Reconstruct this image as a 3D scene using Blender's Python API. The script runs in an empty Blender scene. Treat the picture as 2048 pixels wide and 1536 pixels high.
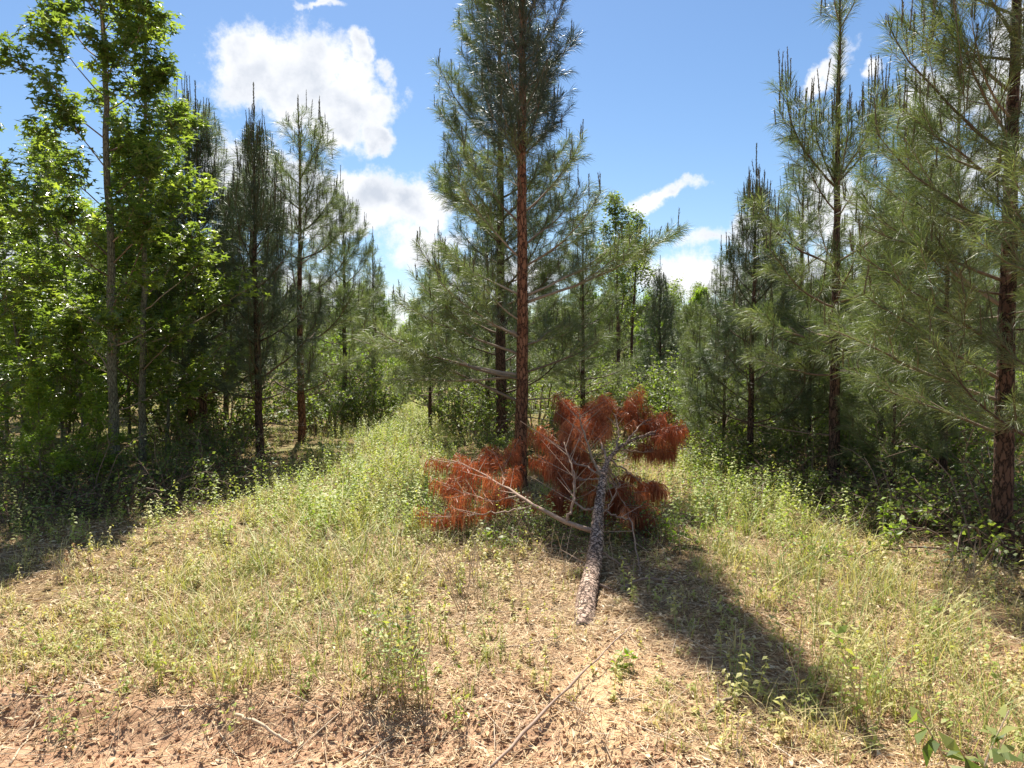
import bpy, math, random
import numpy as np
from mathutils import Vector
PI = math.pi
R_ = math.radians
rng = np.random.default_rng(7)
random.seed(7)
C = bpy.context.scene.collection
sc = bpy.context.scene

# ------------------------------------------------------------------ camera
FPX = 1520.0            # focal length in pixels of the 2048 wide photograph
CAM_H = 1.6
PITCH = R_(2.56)        # looking slightly down: horizon near row 700 of 1536
cam = bpy.data.cameras.new('camera')
cam.sensor_width = 36.0
cam.lens = FPX / 2048.0 * 36.0
cam.clip_start = 0.05
cam.clip_end = 3000
camo = bpy.data.objects.new('camera', cam)
camo.location = (0, 0, CAM_H)
camo.rotation_euler = (PI / 2 - PITCH, 0, 0)
C.objects.link(camo)
sc.camera = camo

# ------------------------------------------------------------------ light
SUN_EL, SUN_AZ = R_(56), R_(-11.5)          # azimuth from +Y (ahead), negative = to the left
sun_dir = Vector((math.sin(SUN_AZ) * math.cos(SUN_EL), math.cos(SUN_AZ) * math.cos(SUN_EL), math.sin(SUN_EL)))
sl = bpy.data.lights.new('sun', 'SUN')
sl.energy = 5.0
sl.angle = R_(0.5)
sl.color = (1.0, 0.95, 0.86)
so = bpy.data.objects.new('sun', sl)
so.rotation_euler = sun_dir.to_track_quat('Z', 'Y').to_euler()
so.location = (0, 0, 30)
C.objects.link(so)
sc.view_settings.view_transform = 'Standard'
sc.view_settings.look = 'None'
sc.view_settings.gamma = 1
sc.view_settings.use_curve_mapping = False
sc.view_settings.exposure = 1.22
sc.cycles.max_bounces = 7
sc.cycles.diffuse_bounces = 4
sc.cycles.transmission_bounces = 5
sc.cycles.use_denoising = True


def ray(px, py):
    """direction through a photograph pixel, world space (y = ahead)"""
    x, z = (px - 1024) / FPX, -(py - 768) / FPX
    c, s = math.cos(PITCH), math.sin(PITCH)
    return np.array([x, c + z * s, z * c - s])


def at(px, py, d):
    """world point seen at pixel (px,py) that lies d metres ahead"""
    r = ray(px, py)
    r = r / r[1] * d
    return np.array([r[0], r[1], CAM_H + r[2]])


def atx(px, d):
    return (px - 1024) / FPX * d


# world: sky with clouds
w = bpy.data.worlds.new('World')
sc.world = w
w.use_nodes = True
nt = w.node_tree
nt.nodes.clear()


def N(t, typ, **kw):
    n = t.nodes.new(typ)
    for k, v in kw.items():
        setattr(n, k, v)
    return n


def math_(t, op, a, b=None, c=None, clamp=False):
    n = t.nodes.new('ShaderNodeMath')
    n.operation = op
    n.use_clamp = clamp
    for i, v in enumerate((a, b, c)):
        if v is None:
            continue
        if isinstance(v, (int, float)):
            n.inputs[i].default_value = v
        else:
            t.links.new(v, n.inputs[i])
    return n.outputs[0]


def make_world():
    t = nt
    L = t.links.new
    sky = N(t, 'ShaderNodeTexSky', sky_type='NISHITA', sun_disc=False)
    sky.sun_elevation = SUN_EL
    sky.sun_rotation = SUN_AZ
    sky.air_density = 1.0
    sky.dust_density = 0.3
    sky.ozone_density = 3.5
    geo = N(t, 'ShaderNodeTexCoord')
    d = geo.outputs['Generated']
    sep = N(t, 'ShaderNodeSeparateXYZ')
    L(d, sep.inputs[0])
    az = math_(t, 'ARCTAN2', sep.outputs[0], sep.outputs[1])
    el = math_(t, 'ARCSINE', sep.outputs[2])
    comb = N(t, 'ShaderNodeCombineXYZ')
    L(az, comb.inputs[0]); L(el, comb.inputs[1])
    # warp the cloud plane a little
    nz = N(t, 'ShaderNodeTexNoise'); nz.inputs['Scale'].default_value = 9; nz.inputs['Detail'].default_value = 6
    nz.inputs['Roughness'].default_value = 0.6
    L(d, nz.inputs['Vector'])
    sub = N(t, 'ShaderNodeVectorMath', operation='SUBTRACT'); L(nz.outputs['Color'], sub.inputs[0]); sub.inputs[1].default_value = (.5, .5, .5)
    scl = N(t, 'ShaderNodeVectorMath', operation='SCALE'); L(sub.outputs[0], scl.inputs[0]); scl.inputs['Scale'].default_value = 0.09
    warp = N(t, 'ShaderNodeVectorMath', operation='ADD'); L(comb.outputs[0], warp.inputs[0]); L(scl.outputs[0], warp.inputs[1])
    # (px, py, half width px, half height px, tilt deg) -> cloud banks given by compass bearing and height in the sky
    banks = [(500, 125, 95, 95, 0), (600, 160, 120, 110, 0), (700, 205, 90, 75, -25), (655, 245, 90, 55, -30), (750, 290, 45, 30, -25), (722, 98, 24, 32, 10), (768, 150, 22, 24, 0),
             (490, 345, 95, 78, 0), (560, 350, 80, 60, 0), (610, 410, 150, 90, 0), (730, 410, 110, 72, 0), (850, 415, 90, 62, 0), (700, 455, 130, 50, 0), (860, 500, 90, 45, 0), (560, 600, 300, 60, 0),
             (1345, 375, 75, 17, 14), (1290, 400, 40, 20, 0), (1640, 155, 75, 22, 32), (1730, 155, 26, 14, 20),
             (1425, 468, 75, 22, 6), (1375, 548, 110, 55, 0), (1500, 470, 60, 45, 0), (1660, 420, 75, 90, 10), (1560, 560, 160, 50, 0),
             (1900, 190, 90, 70, 0), (2060, 120, 60, 110, 0), (1980, 330, 140, 70, 0), (1800, 480, 130, 60, 0), (640, 6, 70, 10, 3), (1000, 560, 160, 50, 0),
             (150, 520, 260, 70, 0), (40, 420, 60, 30, 0)]
    acc = None
    for (px, py, hw, hh, tilt) in banks:
        r = ray(px, py); r = r / np.linalg.norm(r)
        a0, e0 = math.atan2(r[0], r[1]), math.asin(r[2])
        m = N(t, 'ShaderNodeMapping', vector_type='TEXTURE')
        m.inputs['Location'].default_value = (a0, e0, 0)
        m.inputs['Rotation'].default_value = (0, 0, R_(tilt))
        m.inputs['Scale'].default_value = (hw / FPX * .98, hh / FPX * .98, 1)
        L(warp.outputs[0], m.inputs[0])
        ln = N(t, 'ShaderNodeVectorMath', operation='LENGTH'); L(m.outputs[0], ln.inputs[0])
        # thickness in pseudo-metres so small clouds keep soft rims
        v = math_(t, 'MULTIPLY', math_(t, 'SUBTRACT', 1.0, ln.outputs['Value']), 0.55 if hh > 28 else 0.34)
        acc = v if acc is None else math_(t, 'SMOOTH_MAX', acc, v, 0.12)
    # the rest of the sky: scattered fair-weather cloud of the same kind
    n2 = N(t, 'ShaderNodeTexNoise'); n2.inputs['Scale'].default_value = 3.2; n2.inputs['Detail'].default_value = 4
    L(d, n2.inputs['Vector'])
    behind = math_(t, 'GREATER_THAN', math_(t, 'ABSOLUTE', az), 0.75)
    gen = math_(t, 'MULTIPLY', math_(t, 'SUBTRACT', n2.outputs['Fac'], 0.56), 3.0)
    gen = math_(t, 'SUBTRACT', gen, math_(t, 'MULTIPLY', math_(t, 'SUBTRACT', 1.0, behind), 4.0))
    acc = math_(t, 'MAXIMUM', acc, gen)
    n3 = N(t, 'ShaderNodeTexNoise'); n3.inputs['Scale'].default_value = 21; n3.inputs['Detail'].default_value = 10; n3.inputs['Roughness'].default_value = 0.66
    L(d, n3.inputs['Vector'])
    dens = math_(t, 'ADD', acc, math_(t, 'MULTIPLY', math_(t, 'SUBTRACT', n3.outputs['Fac'], 0.5), 0.95))
    ramp = N(t, 'ShaderNodeMapRange', interpolation_type='SMOOTHSTEP')
    ramp.inputs['From Min'].default_value = -0.03; ramp.inputs['From Max'].default_value = 0.24
    L(dens, ramp.inputs['Value'])
    # cloud body: bright rims, slightly grey bellies
    n4 = N(t, 'ShaderNodeTexNoise'); n4.inputs['Scale'].default_value = 17; n4.inputs['Detail'].default_value = 5
    mp = N(t, 'ShaderNodeMapping'); mp.inputs['Location'].default_value = (0, 0, 0.02); L(d, mp.inputs[0]); L(mp.outputs[0], n4.inputs['Vector'])
    body = N(t, 'ShaderNodeMapRange'); body.inputs['From Min'].default_value = 0.33; body.inputs['From Max'].default_value = 0.62
    L(n4.outputs['Fac'], body.inputs['Value'])
    body2 = math_(t, 'MULTIPLY', body.outputs[0], math_(t, 'MULTIPLY', dens, 2.2, clamp=True))
    cc = N(t, 'ShaderNodeMixRGB'); L(body2, cc.inputs[0])
    cc.inputs[1].default_value = (7.9, 7.95, 8.1, 1); cc.inputs[2].default_value = (4.7, 5.1, 5.8, 1)
    # saturate the clear blue a little as the photograph's camera did
    hs = N(t, 'ShaderNodeHueSaturation'); hs.inputs['Saturation'].default_value = 1.1; hs.inputs['Value'].default_value = .96
    L(sky.outputs[0], hs.inputs['Color'])
    mix = N(t, 'ShaderNodeMixRGB'); L(ramp.outputs[0], mix.inputs[0]); L(hs.outputs[0], mix.inputs[1]); L(cc.outputs[0], mix.inputs[2])
    bg = N(t, 'ShaderNodeBackground'); bg.inputs['Strength'].default_value = 0.062
    L(mix.outputs[0], bg.inputs[0])
    out = N(t, 'ShaderNodeOutputWorld'); L(bg.outputs[0], out.inputs[0])


make_world()

# ------------------------------------------------------------------ noise
_perm = rng.permutation(4096)
_val = rng.random(4096)


def vnoise(x, y, s=0):
    xi = np.floor(x).astype(np.int64); yi = np.floor(y).astype(np.int64)
    xf = x - xi; yf = y - yi
    u = xf * xf * (3 - 2 * xf); v = yf * yf * (3 - 2 * yf)

    def h(a, b):
        return _val[_perm[(_perm[(a + s * 37) & 4095] + b * 131 + s) & 4095]]
    return (h(xi, yi) * (1 - u) + h(xi + 1, yi) * u) * (1 - v) + (h(xi, yi + 1) * (1 - u) + h(xi + 1, yi + 1) * u) * v


def fbm(x, y, o=4, s=0):
    r = 0; a = 0.5; t = 0
    for i in range(o):
        r = r + a * vnoise(x * 2 ** i, y * 2 ** i, s + i); t += a; a *= 0.5
    return r / t


def sstep(a, b, x):
    t = np.clip((x - a) / (b - a), 0, 1)
    return t * t * (3 - 2 * t)


def edge_y(x):
    """where the mown bank ends and the bare dirt track begins"""
    return 3.42 - 0.10 * (x + 2.3) + 0.16 * (vnoise(x * 1.7, x * 0 + 3.3, 5) - .5) + 0.07 * (vnoise(x * 6, x * 0, 6) - .5) - 1.3 * sstep(0.1, 1.6, x)


def gz(x, y):
    x = np.asarray(x, float); y = np.asarray(y, float)
    far = sstep(12, 60, y)
    z = 0.20 * (fbm(x * .23 + 5, y * .23, 3, 1) - .5) * sstep(-1, 8, y) + 0.9 * far * (fbm(x * .03, y * .03, 2, 2) - .5)
    near = 1 - sstep(9, 16, np.hypot(x, y))
    z = z + near * (0.05 * (fbm(x * 2.2, y * 2.2, 4, 9) - .5) + 0.018 * (fbm(x * 9, y * 9, 3, 13) - .5))
    # low hump under the butt of the felled pine
    z = z + 0.03 * np.exp(-(((x - .35) / .8) ** 2 + ((y - 4.0) / .5) ** 2)) + 0.025 * np.exp(-(((x - .38) / .30) ** 2 + ((y - 3.93) / .17) ** 2))
    k = 1 - sstep(-.22, .10, y - edge_y(x))
    z = z - k * (0.075 + 0.03 * np.clip(-x, -1, 1) + 0.02 * (vnoise(x * 12, y * 12, 21) - .5) + 0.05 * (fbm(x * 5, y * 5, 3, 23) - .5))
    return z


def gz1(x, y):
    return float(gz(np.array([x]), np.array([y]))[0])


# ------------------------------------------------------------------ mesh soup
class Soup:
    def __init__(s):
        s.V, s.F, s.T, s.M, s.S, s.n = [], [], [], [], [], 0

    def add(s, V, F, tint=0.5, mat=0, smooth=False):
        V = np.asarray(V, np.float32).reshape(-1, 3); F = np.asarray(F, np.int64).reshape(-1, 3)
        if len(V) == 0:
            return
        t = np.broadcast_to(np.asarray(tint, np.float32), (len(V),)) if np.ndim(tint) == 0 else np.asarray(tint, np.float32)
        s.V.append(V); s.F.append(F + s.n); s.T.append(t)
        s.M.append(np.full(len(F), mat, np.int32)); s.S.append(np.full(len(F), smooth, bool)); s.n += len(V)

    def mesh(s, name, mats):
        V = np.concatenate(s.V); F = np.concatenate(s.F).astype(np.int32); T = np.concatenate(s.T)
        me = bpy.data.meshes.new(name)
        me.vertices.add(len(V)); me.vertices.foreach_set('co', V.ravel())
        me.loops.add(F.size); me.loops.foreach_set('vertex_index', F.ravel())
        me.polygons.add(len(F)); me.polygons.foreach_set('loop_start', np.arange(0, F.size, 3, dtype=np.int32))
        me.polygons.foreach_set('material_index', np.concatenate(s.M))
        me.polygons.foreach_set('use_smooth', np.concatenate(s.S))
        a = me.attributes.new('tint', 'FLOAT', 'POINT'); a.data.foreach_set('value', T.astype(np.float32))
        me.update(calc_edges=True)
        for m in mats:
            me.materials.append(m)
        return me


def unit(v):
    v = np.asarray(v, float)
    return v / np.maximum(np.linalg.norm(v, axis=-1, keepdims=True), 1e-9)


def perp(D):
    """a random unit vector perpendicular to every row of D"""
    r = rng.normal(size=D.shape)
    return unit(np.cross(D, r))


def tube(P, Rr, sides=6, disp=None, cap=True):
    P = np.asarray(P, float); n = len(P); Rr = np.broadcast_to(np.asarray(Rr, float), (n,))
    T = unit(np.gradient(P, axis=0))
    a = np.array([1., 0, 0]) if abs(T[0][0]) < .8 else np.array([0, 0, 1.])
    U = np.zeros((n, 3)); u = unit(np.cross(T[0], np.cross(a, T[0])))
    for i in range(n):
        u = unit(u - T[i] * np.dot(u, T[i])); U[i] = u
    W = np.cross(T, U)
    th = np.linspace(0, 2 * PI, sides, endpoint=False)
    rad = Rr[:, None] * np.ones(sides)[None]
    if disp is not None:
        ln = np.concatenate([[0], np.cumsum(np.linalg.norm(np.diff(P, axis=0), axis=1))])
        rad = rad + disp(th[None] * np.ones((n, 1)), ln[:, None] * np.ones((1, sides)), Rr[:, None])
    V = P[:, None] + rad[..., None] * (np.cos(th)[None, :, None] * U[:, None] + np.sin(th)[None, :, None] * W[:, None])
    V = V.reshape(-1, 3)
    i = np.arange(n - 1)[:, None] * sides; j = np.arange(sides)[None]; j2 = (j + 1) % sides
    a_, b_, c_, d_ = i + j, i + j2, i + sides + j2, i + sides + j
    F = np.concatenate([np.stack([a_, b_, c_], -1).reshape(-1, 3), np.stack([a_, c_, d_], -1).reshape(-1, 3)])
    if cap:
        V = np.concatenate([V, P[:1], P[-1:]]); k = len(V)
        jj = np.arange(sides); jn = (jj + 1) % sides; b0 = (n - 1) * sides
        F = np.concatenate([F, np.stack([jn, jj, np.full(sides, k - 2)], -1), np.stack([b0 + jj, b0 + jn, np.full(sides, k - 1)], -1)])
    return V, F


def twigs(A, B, ra, rb):
    """many straight three-sided twigs at once"""
    A = np.asarray(A, float).reshape(-1, 3); B = np.asarray(B, float).reshape(-1, 3)
    k = len(A)
    if k == 0:
        return np.zeros((0, 3)), np.zeros((0, 3), int)
    D = unit(B - A); U = unit(np.cross(D, np.array([.31, .52, .79]))); W = np.cross(D, U)
    ra = np.broadcast_to(np.asarray(ra, float), (k,)); rb = np.broadcast_to(np.asarray(rb, float), (k,))
    th = np.array([0, 2 * PI / 3, 4 * PI / 3])
    ring = np.cos(th)[None, :, None] * U[:, None] + np.sin(th)[None, :, None] * W[:, None]
    V = np.concatenate([A[:, None] + ring * ra[:, None, None], B[:, None] + ring * rb[:, None, None]], 1)
    f = np.array([[0, 1, 4], [0, 4, 3], [1, 2, 5], [1, 5, 4], [2, 0, 3], [2, 3, 5]])
    F = (f[None] + (np.arange(k) * 6)[:, None, None]).reshape(-1, 3)
    return V.reshape(-1, 3), F


def stamp(TV, TF, M, P, tints):
    """copies of a small template: M (k,3,3) rotation*scale, P (k,3)"""
    k = len(P)
    V = np.einsum('kij,nj->kni', M, TV) + P[:, None]
    F = (TF[None] + (np.arange(k) * len(TV))[:, None, None]).reshape(-1, 3)
    return V.reshape(-1, 3), F, np.repeat(tints, len(TV))


def rotmats(yaw, tilt, tiltdir, scale):
    """yaw about z, then tilt about a horizontal axis"""
    k = len(yaw)
    c, s = np.cos(yaw), np.sin(yaw)
    Z = np.zeros((k, 3, 3)); Z[:, 0, 0] = c; Z[:, 0, 1] = -s; Z[:, 1, 0] = s; Z[:, 1, 1] = c; Z[:, 2, 2] = 1
    ax = np.stack([np.cos(tiltdir), np.sin(tiltdir), np.zeros(k)], -1)
    K = np.zeros((k, 3, 3))
    K[:, 0, 1] = -ax[:, 2]; K[:, 0, 2] = ax[:, 1]; K[:, 1, 0] = ax[:, 2]; K[:, 1, 2] = -ax[:, 0]; K[:, 2, 0] = -ax[:, 1]; K[:, 2, 1] = ax[:, 0]
    I = np.eye(3)[None]
    Rm = I + np.sin(tilt)[:, None, None] * K + (1 - np.cos(tilt))[:, None, None] * (K @ K)
    return (Rm @ Z) * np.asarray(scale)[:, None, None]


def needles(S, E, dens, ln=.16, wd=.0042, a0=18, a1=54, droop=.05, spread=.12):
    """curved needles round shoots S->E; returns verts, tris, tint"""
    S = np.asarray(S, float).reshape(-1, 3); E = np.asarray(E, float).reshape(-1, 3)
    if len(S) == 0:
        return None
    L = np.linalg.norm(E - S, axis=1)
    cnt = np.maximum(3, rng.poisson(L * dens)).astype(int)
    idx = np.repeat(np.arange(len(S)), cnt); n = len(idx)
    t = rng.random(n) ** .85
    D = unit(E - S)[idx]
    P = S[idx] + (E - S)[idx] * t[:, None]
    al = np.radians(a0 + (a1 - a0) * rng.random(n)) * (1 - .35 * t)
    rad = perp(D)
    nd = unit(D * np.cos(al)[:, None] + rad * np.sin(al)[:, None])
    l = ln * (0.7 + .45 * rng.random(n))
    g = np.array([0, 0, -1.])
    dr = droop * (0.3 + 1.2 * rng.random(n))
    mid = P + nd * (l * .5)[:, None] + g * (dr * .2)[:, None]
    tip = P + nd * l[:, None] + g * dr[:, None] + rng.normal(size=(n, 3)) * ln * spread * .4
    W = unit(np.cross(nd, rng.normal(size=(n, 3)))) * wd * .5
    V = np.stack([P, mid + W, mid - W, tip], 1).reshape(-1, 3)
    F = (np.array([[0, 1, 2], [1, 3, 2]])[None] + (np.arange(n) * 4)[:, None, None]).reshape(-1, 3)
    sh = rng.random(len(S))
    tint = np.clip(.65 * sh[idx] + .35 * rng.random(n), 0, 1)
    return V, F, np.repeat(tint, 4)


def empty(name, loc, label=None, cat=None, group=None, rz=0, kind=None, scale=1.0):
    o = bpy.data.objects.new(name, None)
    o.location = loc; o.rotation_euler = (0, 0, rz); o.scale = (scale,) * 3
    o.empty_display_size = .1
    C.objects.link(o)
    tag(o, label, cat, group, kind)
    return o


def tag(o, label=None, cat=None, group=None, kind=None):
    if label: o['label'] = label
    if cat: o['category'] = cat
    if group: o['group'] = group
    if kind: o['kind'] = kind
    return o


def part(name, me, parent=None, **k):
    o = bpy.data.objects.new(name, me)
    C.objects.link(o)
    if parent is not None:
        o.parent = parent
    tag(o, **k)
    return o


# ------------------------------------------------------------------ materials
def ramp_mat(name, cols, rough=.6, spec=.4, trans=0.0, tcol=None, noise=0.0, nscale=8, sheen=0):
    m = bpy.data.materials.new(name); m.use_nodes = True
    t = m.node_tree; L = t.links.new; t.nodes.clear()
    out = N(t, 'ShaderNodeOutputMaterial')
    b = N(t, 'ShaderNodeBsdfPrincipled')
    b.inputs['Roughness'].default_value = rough
    b.inputs['Specular IOR Level'].default_value = spec
    at_ = N(t, 'ShaderNodeAttribute'); at_.attribute_name = 'tint'
    fac = at_.outputs['Fac']
    if noise:
        nz = N(t, 'ShaderNodeTexNoise'); nz.inputs['Scale'].default_value = nscale; nz.inputs['Detail'].default_value = 3
        g = N(t, 'ShaderNodeNewGeometry'); L(g.outputs['Position'], nz.inputs['Vector'])
        fac = math_(t, 'ADD', fac, math_(t, 'MULTIPLY', math_(t, 'SUBTRACT', nz.outputs['Fac'], .5), noise), clamp=True)
    r = N(t, 'ShaderNodeValToRGB')
    while len(r.color_ramp.elements) < len(cols):
        r.color_ramp.elements.new(0.5)
    for i, c in enumerate(cols):
        r.color_ramp.elements[i].position = i / (len(cols) - 1)
        r.color_ramp.elements[i].color = (*c, 1)
    L(fac, r.inputs[0]); L(r.outputs[0], b.inputs['Base Color'])
    if trans > 0:
        tr = N(t, 'ShaderNodeBsdfTranslucent')
        mm = N(t, 'ShaderNodeMixRGB', blend_type='MULTIPLY'); mm.inputs[0].default_value = 1
        L(r.outputs[0], mm.inputs[1]); mm.inputs[2].default_value = (*(tcol or (1.6, 1.8, .6)), 1)
        L(mm.outputs[0], tr.inputs[0])
        ms = N(t, 'ShaderNodeMixShader'); ms.inputs[0].default_value = trans
        L(b.outputs[0], ms.inputs[1]); L(tr.outputs[0], ms.inputs[2]); L(ms.outputs[0], out.inputs[0])
    else:
        L(b.outputs[0], out.inputs[0])
    return m


def bark_mat(name, plate, gap, scale=(26, 26, 9), rough=.85, bump=.6, top=None, toph=3.0, grey=None):
    m = bpy.data.materials.new(name); m.use_nodes = True
    t = m.node_tree; L = t.links.new; t.nodes.clear()
    out = N(t, 'ShaderNodeOutputMaterial'); b = N(t, 'ShaderNodeBsdfPrincipled')
    b.inputs['Roughness'].default_value = rough; b.inputs['Specular IOR Level'].default_value = .25
    tc = N(t, 'ShaderNodeTexCoord'); mp = N(t, 'ShaderNodeMapping'); mp.inputs['Scale'].default_value = scale
    L(tc.outputs['Object'], mp.inputs[0])
    nz = N(t, 'ShaderNodeTexNoise'); nz.inputs['Scale'].default_value = 3; L(mp.outputs[0], nz.inputs['Vector'])
    wv = N(t, 'ShaderNodeVectorMath', operation='ADD'); L(mp.outputs[0], wv.inputs[0])
    s2 = N(t, 'ShaderNodeVectorMath', operation='SCALE'); s2.inputs['Scale'].default_value = .8; L(nz.outputs['Color'], s2.inputs[0]); L(s2.outputs[0], wv.inputs[1])
    vo = N(t, 'ShaderNodeTexVoronoi', feature='DISTANCE_TO_EDGE'); vo.inputs['Scale'].default_value = 1; L(wv.outputs[0], vo.inputs['Vector'])
    vc = N(t, 'ShaderNodeTexVoronoi'); vc.inputs['Scale'].default_value = 1; L(wv.outputs[0], vc.inputs['Vector'])
    mr = N(t, 'ShaderNodeMapRange'); mr.inputs['From Min'].default_value = .01; mr.inputs['From Max'].default_value = .16; L(vo.outputs['Distance'], mr.inputs['Value'])
    n2 = N(t, 'ShaderNodeTexNoise'); n2.inputs['Scale'].default_value = 45; n2.inputs['Detail'].default_value = 5; L(tc.outputs['Object'], n2.inputs['Vector'])
    pr = N(t, 'ShaderNodeValToRGB'); pr.color_ramp.elements[0].color = (*plate, 1)
    pr.color_ramp.elements[1].color = (*(grey or tuple(min(1, c * 1.9) for c in plate)), 1)
    sepc = N(t, 'ShaderNodeSeparateColor'); L(vc.outputs['Color'], sepc.inputs[0])
    L(math_(t, 'ADD', math_(t, 'MULTIPLY', sepc.outputs[0], .6), math_(t, 'MULTIPLY', n2.outputs['Fac'], .4)), pr.inputs[0])
    mx = N(t, 'ShaderNodeMixRGB'); mx.inputs[1].default_value = (*gap, 1); L(mr.outputs[0], mx.inputs[0]); L(pr.outputs[0], mx.inputs[2])
    L(mx.outputs[0], b.inputs['Base Color'])
    bp = N(t, 'ShaderNodeBump'); bp.inputs['Strength'].default_value = bump; bp.inputs['Distance'].default_value = .008
    L(math_(t, 'ADD', mr.outputs[0], math_(t, 'MULTIPLY', n2.outputs['Fac'], .5)), bp.inputs['Height']); L(bp.outputs[0], b.inputs['Normal'])
    L(b.outputs[0], out.inputs[0])
    return m


M = {}
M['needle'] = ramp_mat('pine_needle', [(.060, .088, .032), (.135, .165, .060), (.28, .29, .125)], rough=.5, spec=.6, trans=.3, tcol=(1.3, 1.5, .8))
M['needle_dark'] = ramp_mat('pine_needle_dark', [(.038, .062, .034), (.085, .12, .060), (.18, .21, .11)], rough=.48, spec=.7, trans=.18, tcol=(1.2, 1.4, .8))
M['needle_shaded'] = ramp_mat('pine_needle_shaded', [(.018, .036, .024), (.046, .072, .044), (.11, .14, .085)], rough=.46, spec=.7, trans=.15, tcol=(1.2, 1.4, .8))  # shade of the backlit crown put into a darker needle colour
M['candle'] = ramp_mat('pine_candle', [(.10, .075, .035), (.11, .10, .04), (.11, .13, .05)], rough=.6)
M['deadneedle'] = ramp_mat('dead_needle', [(.12, .032, .014), (.34, .100, .034), (.66, .33, .15)], rough=.5, spec=.4, trans=.3, tcol=(1.5, 1.0, .7))
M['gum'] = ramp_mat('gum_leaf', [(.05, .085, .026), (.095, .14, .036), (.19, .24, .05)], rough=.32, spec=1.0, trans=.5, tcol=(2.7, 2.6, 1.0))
M['leaf'] = ramp_mat('shrub_leaf', [(.07, .105, .032), (.14, .18, .055), (.26, .28, .10)], rough=.5, spec=.4, trans=.42, tcol=(1.7, 1.9, .6))
M['yleaf'] = ramp_mat('yellow_sunlit_leaf', [(.12, .20, .03), (.20, .28, .04), (.30, .34, .06)], rough=.5, trans=.45, tcol=(1.6, 1.8, .6))  # yellow green leaves; also the sunlit copy of the gum leaf on saplings
M['forb'] = ramp_mat('forb_leaf', [(.15, .24, .045), (.28, .34, .075), (.40, .39, .13), (.46, .38, .18)], rough=.55, trans=.35, tcol=(1.5, 1.7, .7))
M['grass'] = ramp_mat('grass_blade', [(.17, .22, .06), (.34, .34, .10), (.56, .46, .21), (.68, .52, .30)], rough=.6, trans=.3, tcol=(1.3, 1.4, .8))
M['litter'] = ramp_mat('leaf_litter', [(.17, .09, .04), (.37, .225, .11), (.57, .41, .235), (.78, .66, .46)], rough=.7, spec=.3, trans=.12, tcol=(1.2, 1.1, .9))
M['straw'] = ramp_mat('pine_straw', [(.20, .10, .045), (.43, .27, .12), (.70, .53, .30)], rough=.6)
M['twig'] = ramp_mat('twig', [(.10, .065, .04), (.20, .14, .095), (.36, .28, .20)], rough=.8, noise=.5, nscale=40)
M['paletwig'] = ramp_mat('pale_twig', [(.30, .20, .12), (.48, .36, .23), (.62, .50, .36)], rough=.75, noise=.5, nscale=30)
M['pinetwig'] = ramp_mat('pine_twig', [(.07, .042, .028), (.13, .08, .052), (.24, .17, .12)], rough=.85, noise=.6, nscale=30)
M['lightlimb'] = ramp_mat('pale_limb', [(.10, .065, .04), (.22, .16, .105), (.34, .27, .2)], rough=.8, noise=.8, nscale=25)  # paler brown than the other pine twigs
M['midlimb'] = ramp_mat('dead_limb', [(.16, .10, .07), (.30, .20, .14), (.46, .34, .25)], rough=.8, noise=.8, nscale=25)
M['bark'] = bark_mat('pine_bark', (.16, .062, .032), (.035, .016, .010), grey=(.33, .17, .10))
M['barkshade'] = bark_mat('shaded_pine_bark', (.085, .045, .03), (.02, .012, .008), grey=(.17, .10, .07))  # darker bark copy: shade on backlit trunks is put into the colour
M['barkfall'] = bark_mat('felled_pine_bark', (.26, .16, .11), (.04, .020, .012), grey=(.58, .43, .33), scale=(27, 27, 27), bump=.9)
M['gumbark'] = bark_mat('gum_bark', (.13, .13, .085), (.05, .045, .03), scale=(60, 60, 14), bump=.4, grey=(.27, .26, .18))
M['cutwood'] = ramp_mat('cut_wood', [(.45, .33, .2), (.6, .46, .3)], rough=.8)


def bark_disp(amp, cw=.026, ch=.05):
    J = rng.random((64, 64, 2))

    def f(th, z, r):
        nc = max(4, int(round(2 * PI * float(np.mean(r)) / cw)))
        u = th / (2 * PI) * nc; v = z / ch
        ui = np.floor(u).astype(int); vi = np.floor(v).astype(int)
        d1 = np.full(u.shape, 9.); d2 = np.full(u.shape, 9.)
        for du in (-1, 0, 1):
            for dv in (-1, 0, 1):
                a = (ui + du); b = (vi + dv)
                j = J[(a % nc) % 64, b % 64]
                d = np.hypot(u - (a + j[..., 0]), v - (b + j[..., 1]))
                d2 = np.where(d < d1, d1, np.minimum(d2, d)); d1 = np.minimum(d1, d)
        e = np.clip((d2 - d1) / .28, 0, 1)
        return amp * (e ** .6 - .75) + amp * .5 * (vnoise(u * 3, v * 3, 3) - .5)
    return f


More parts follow.
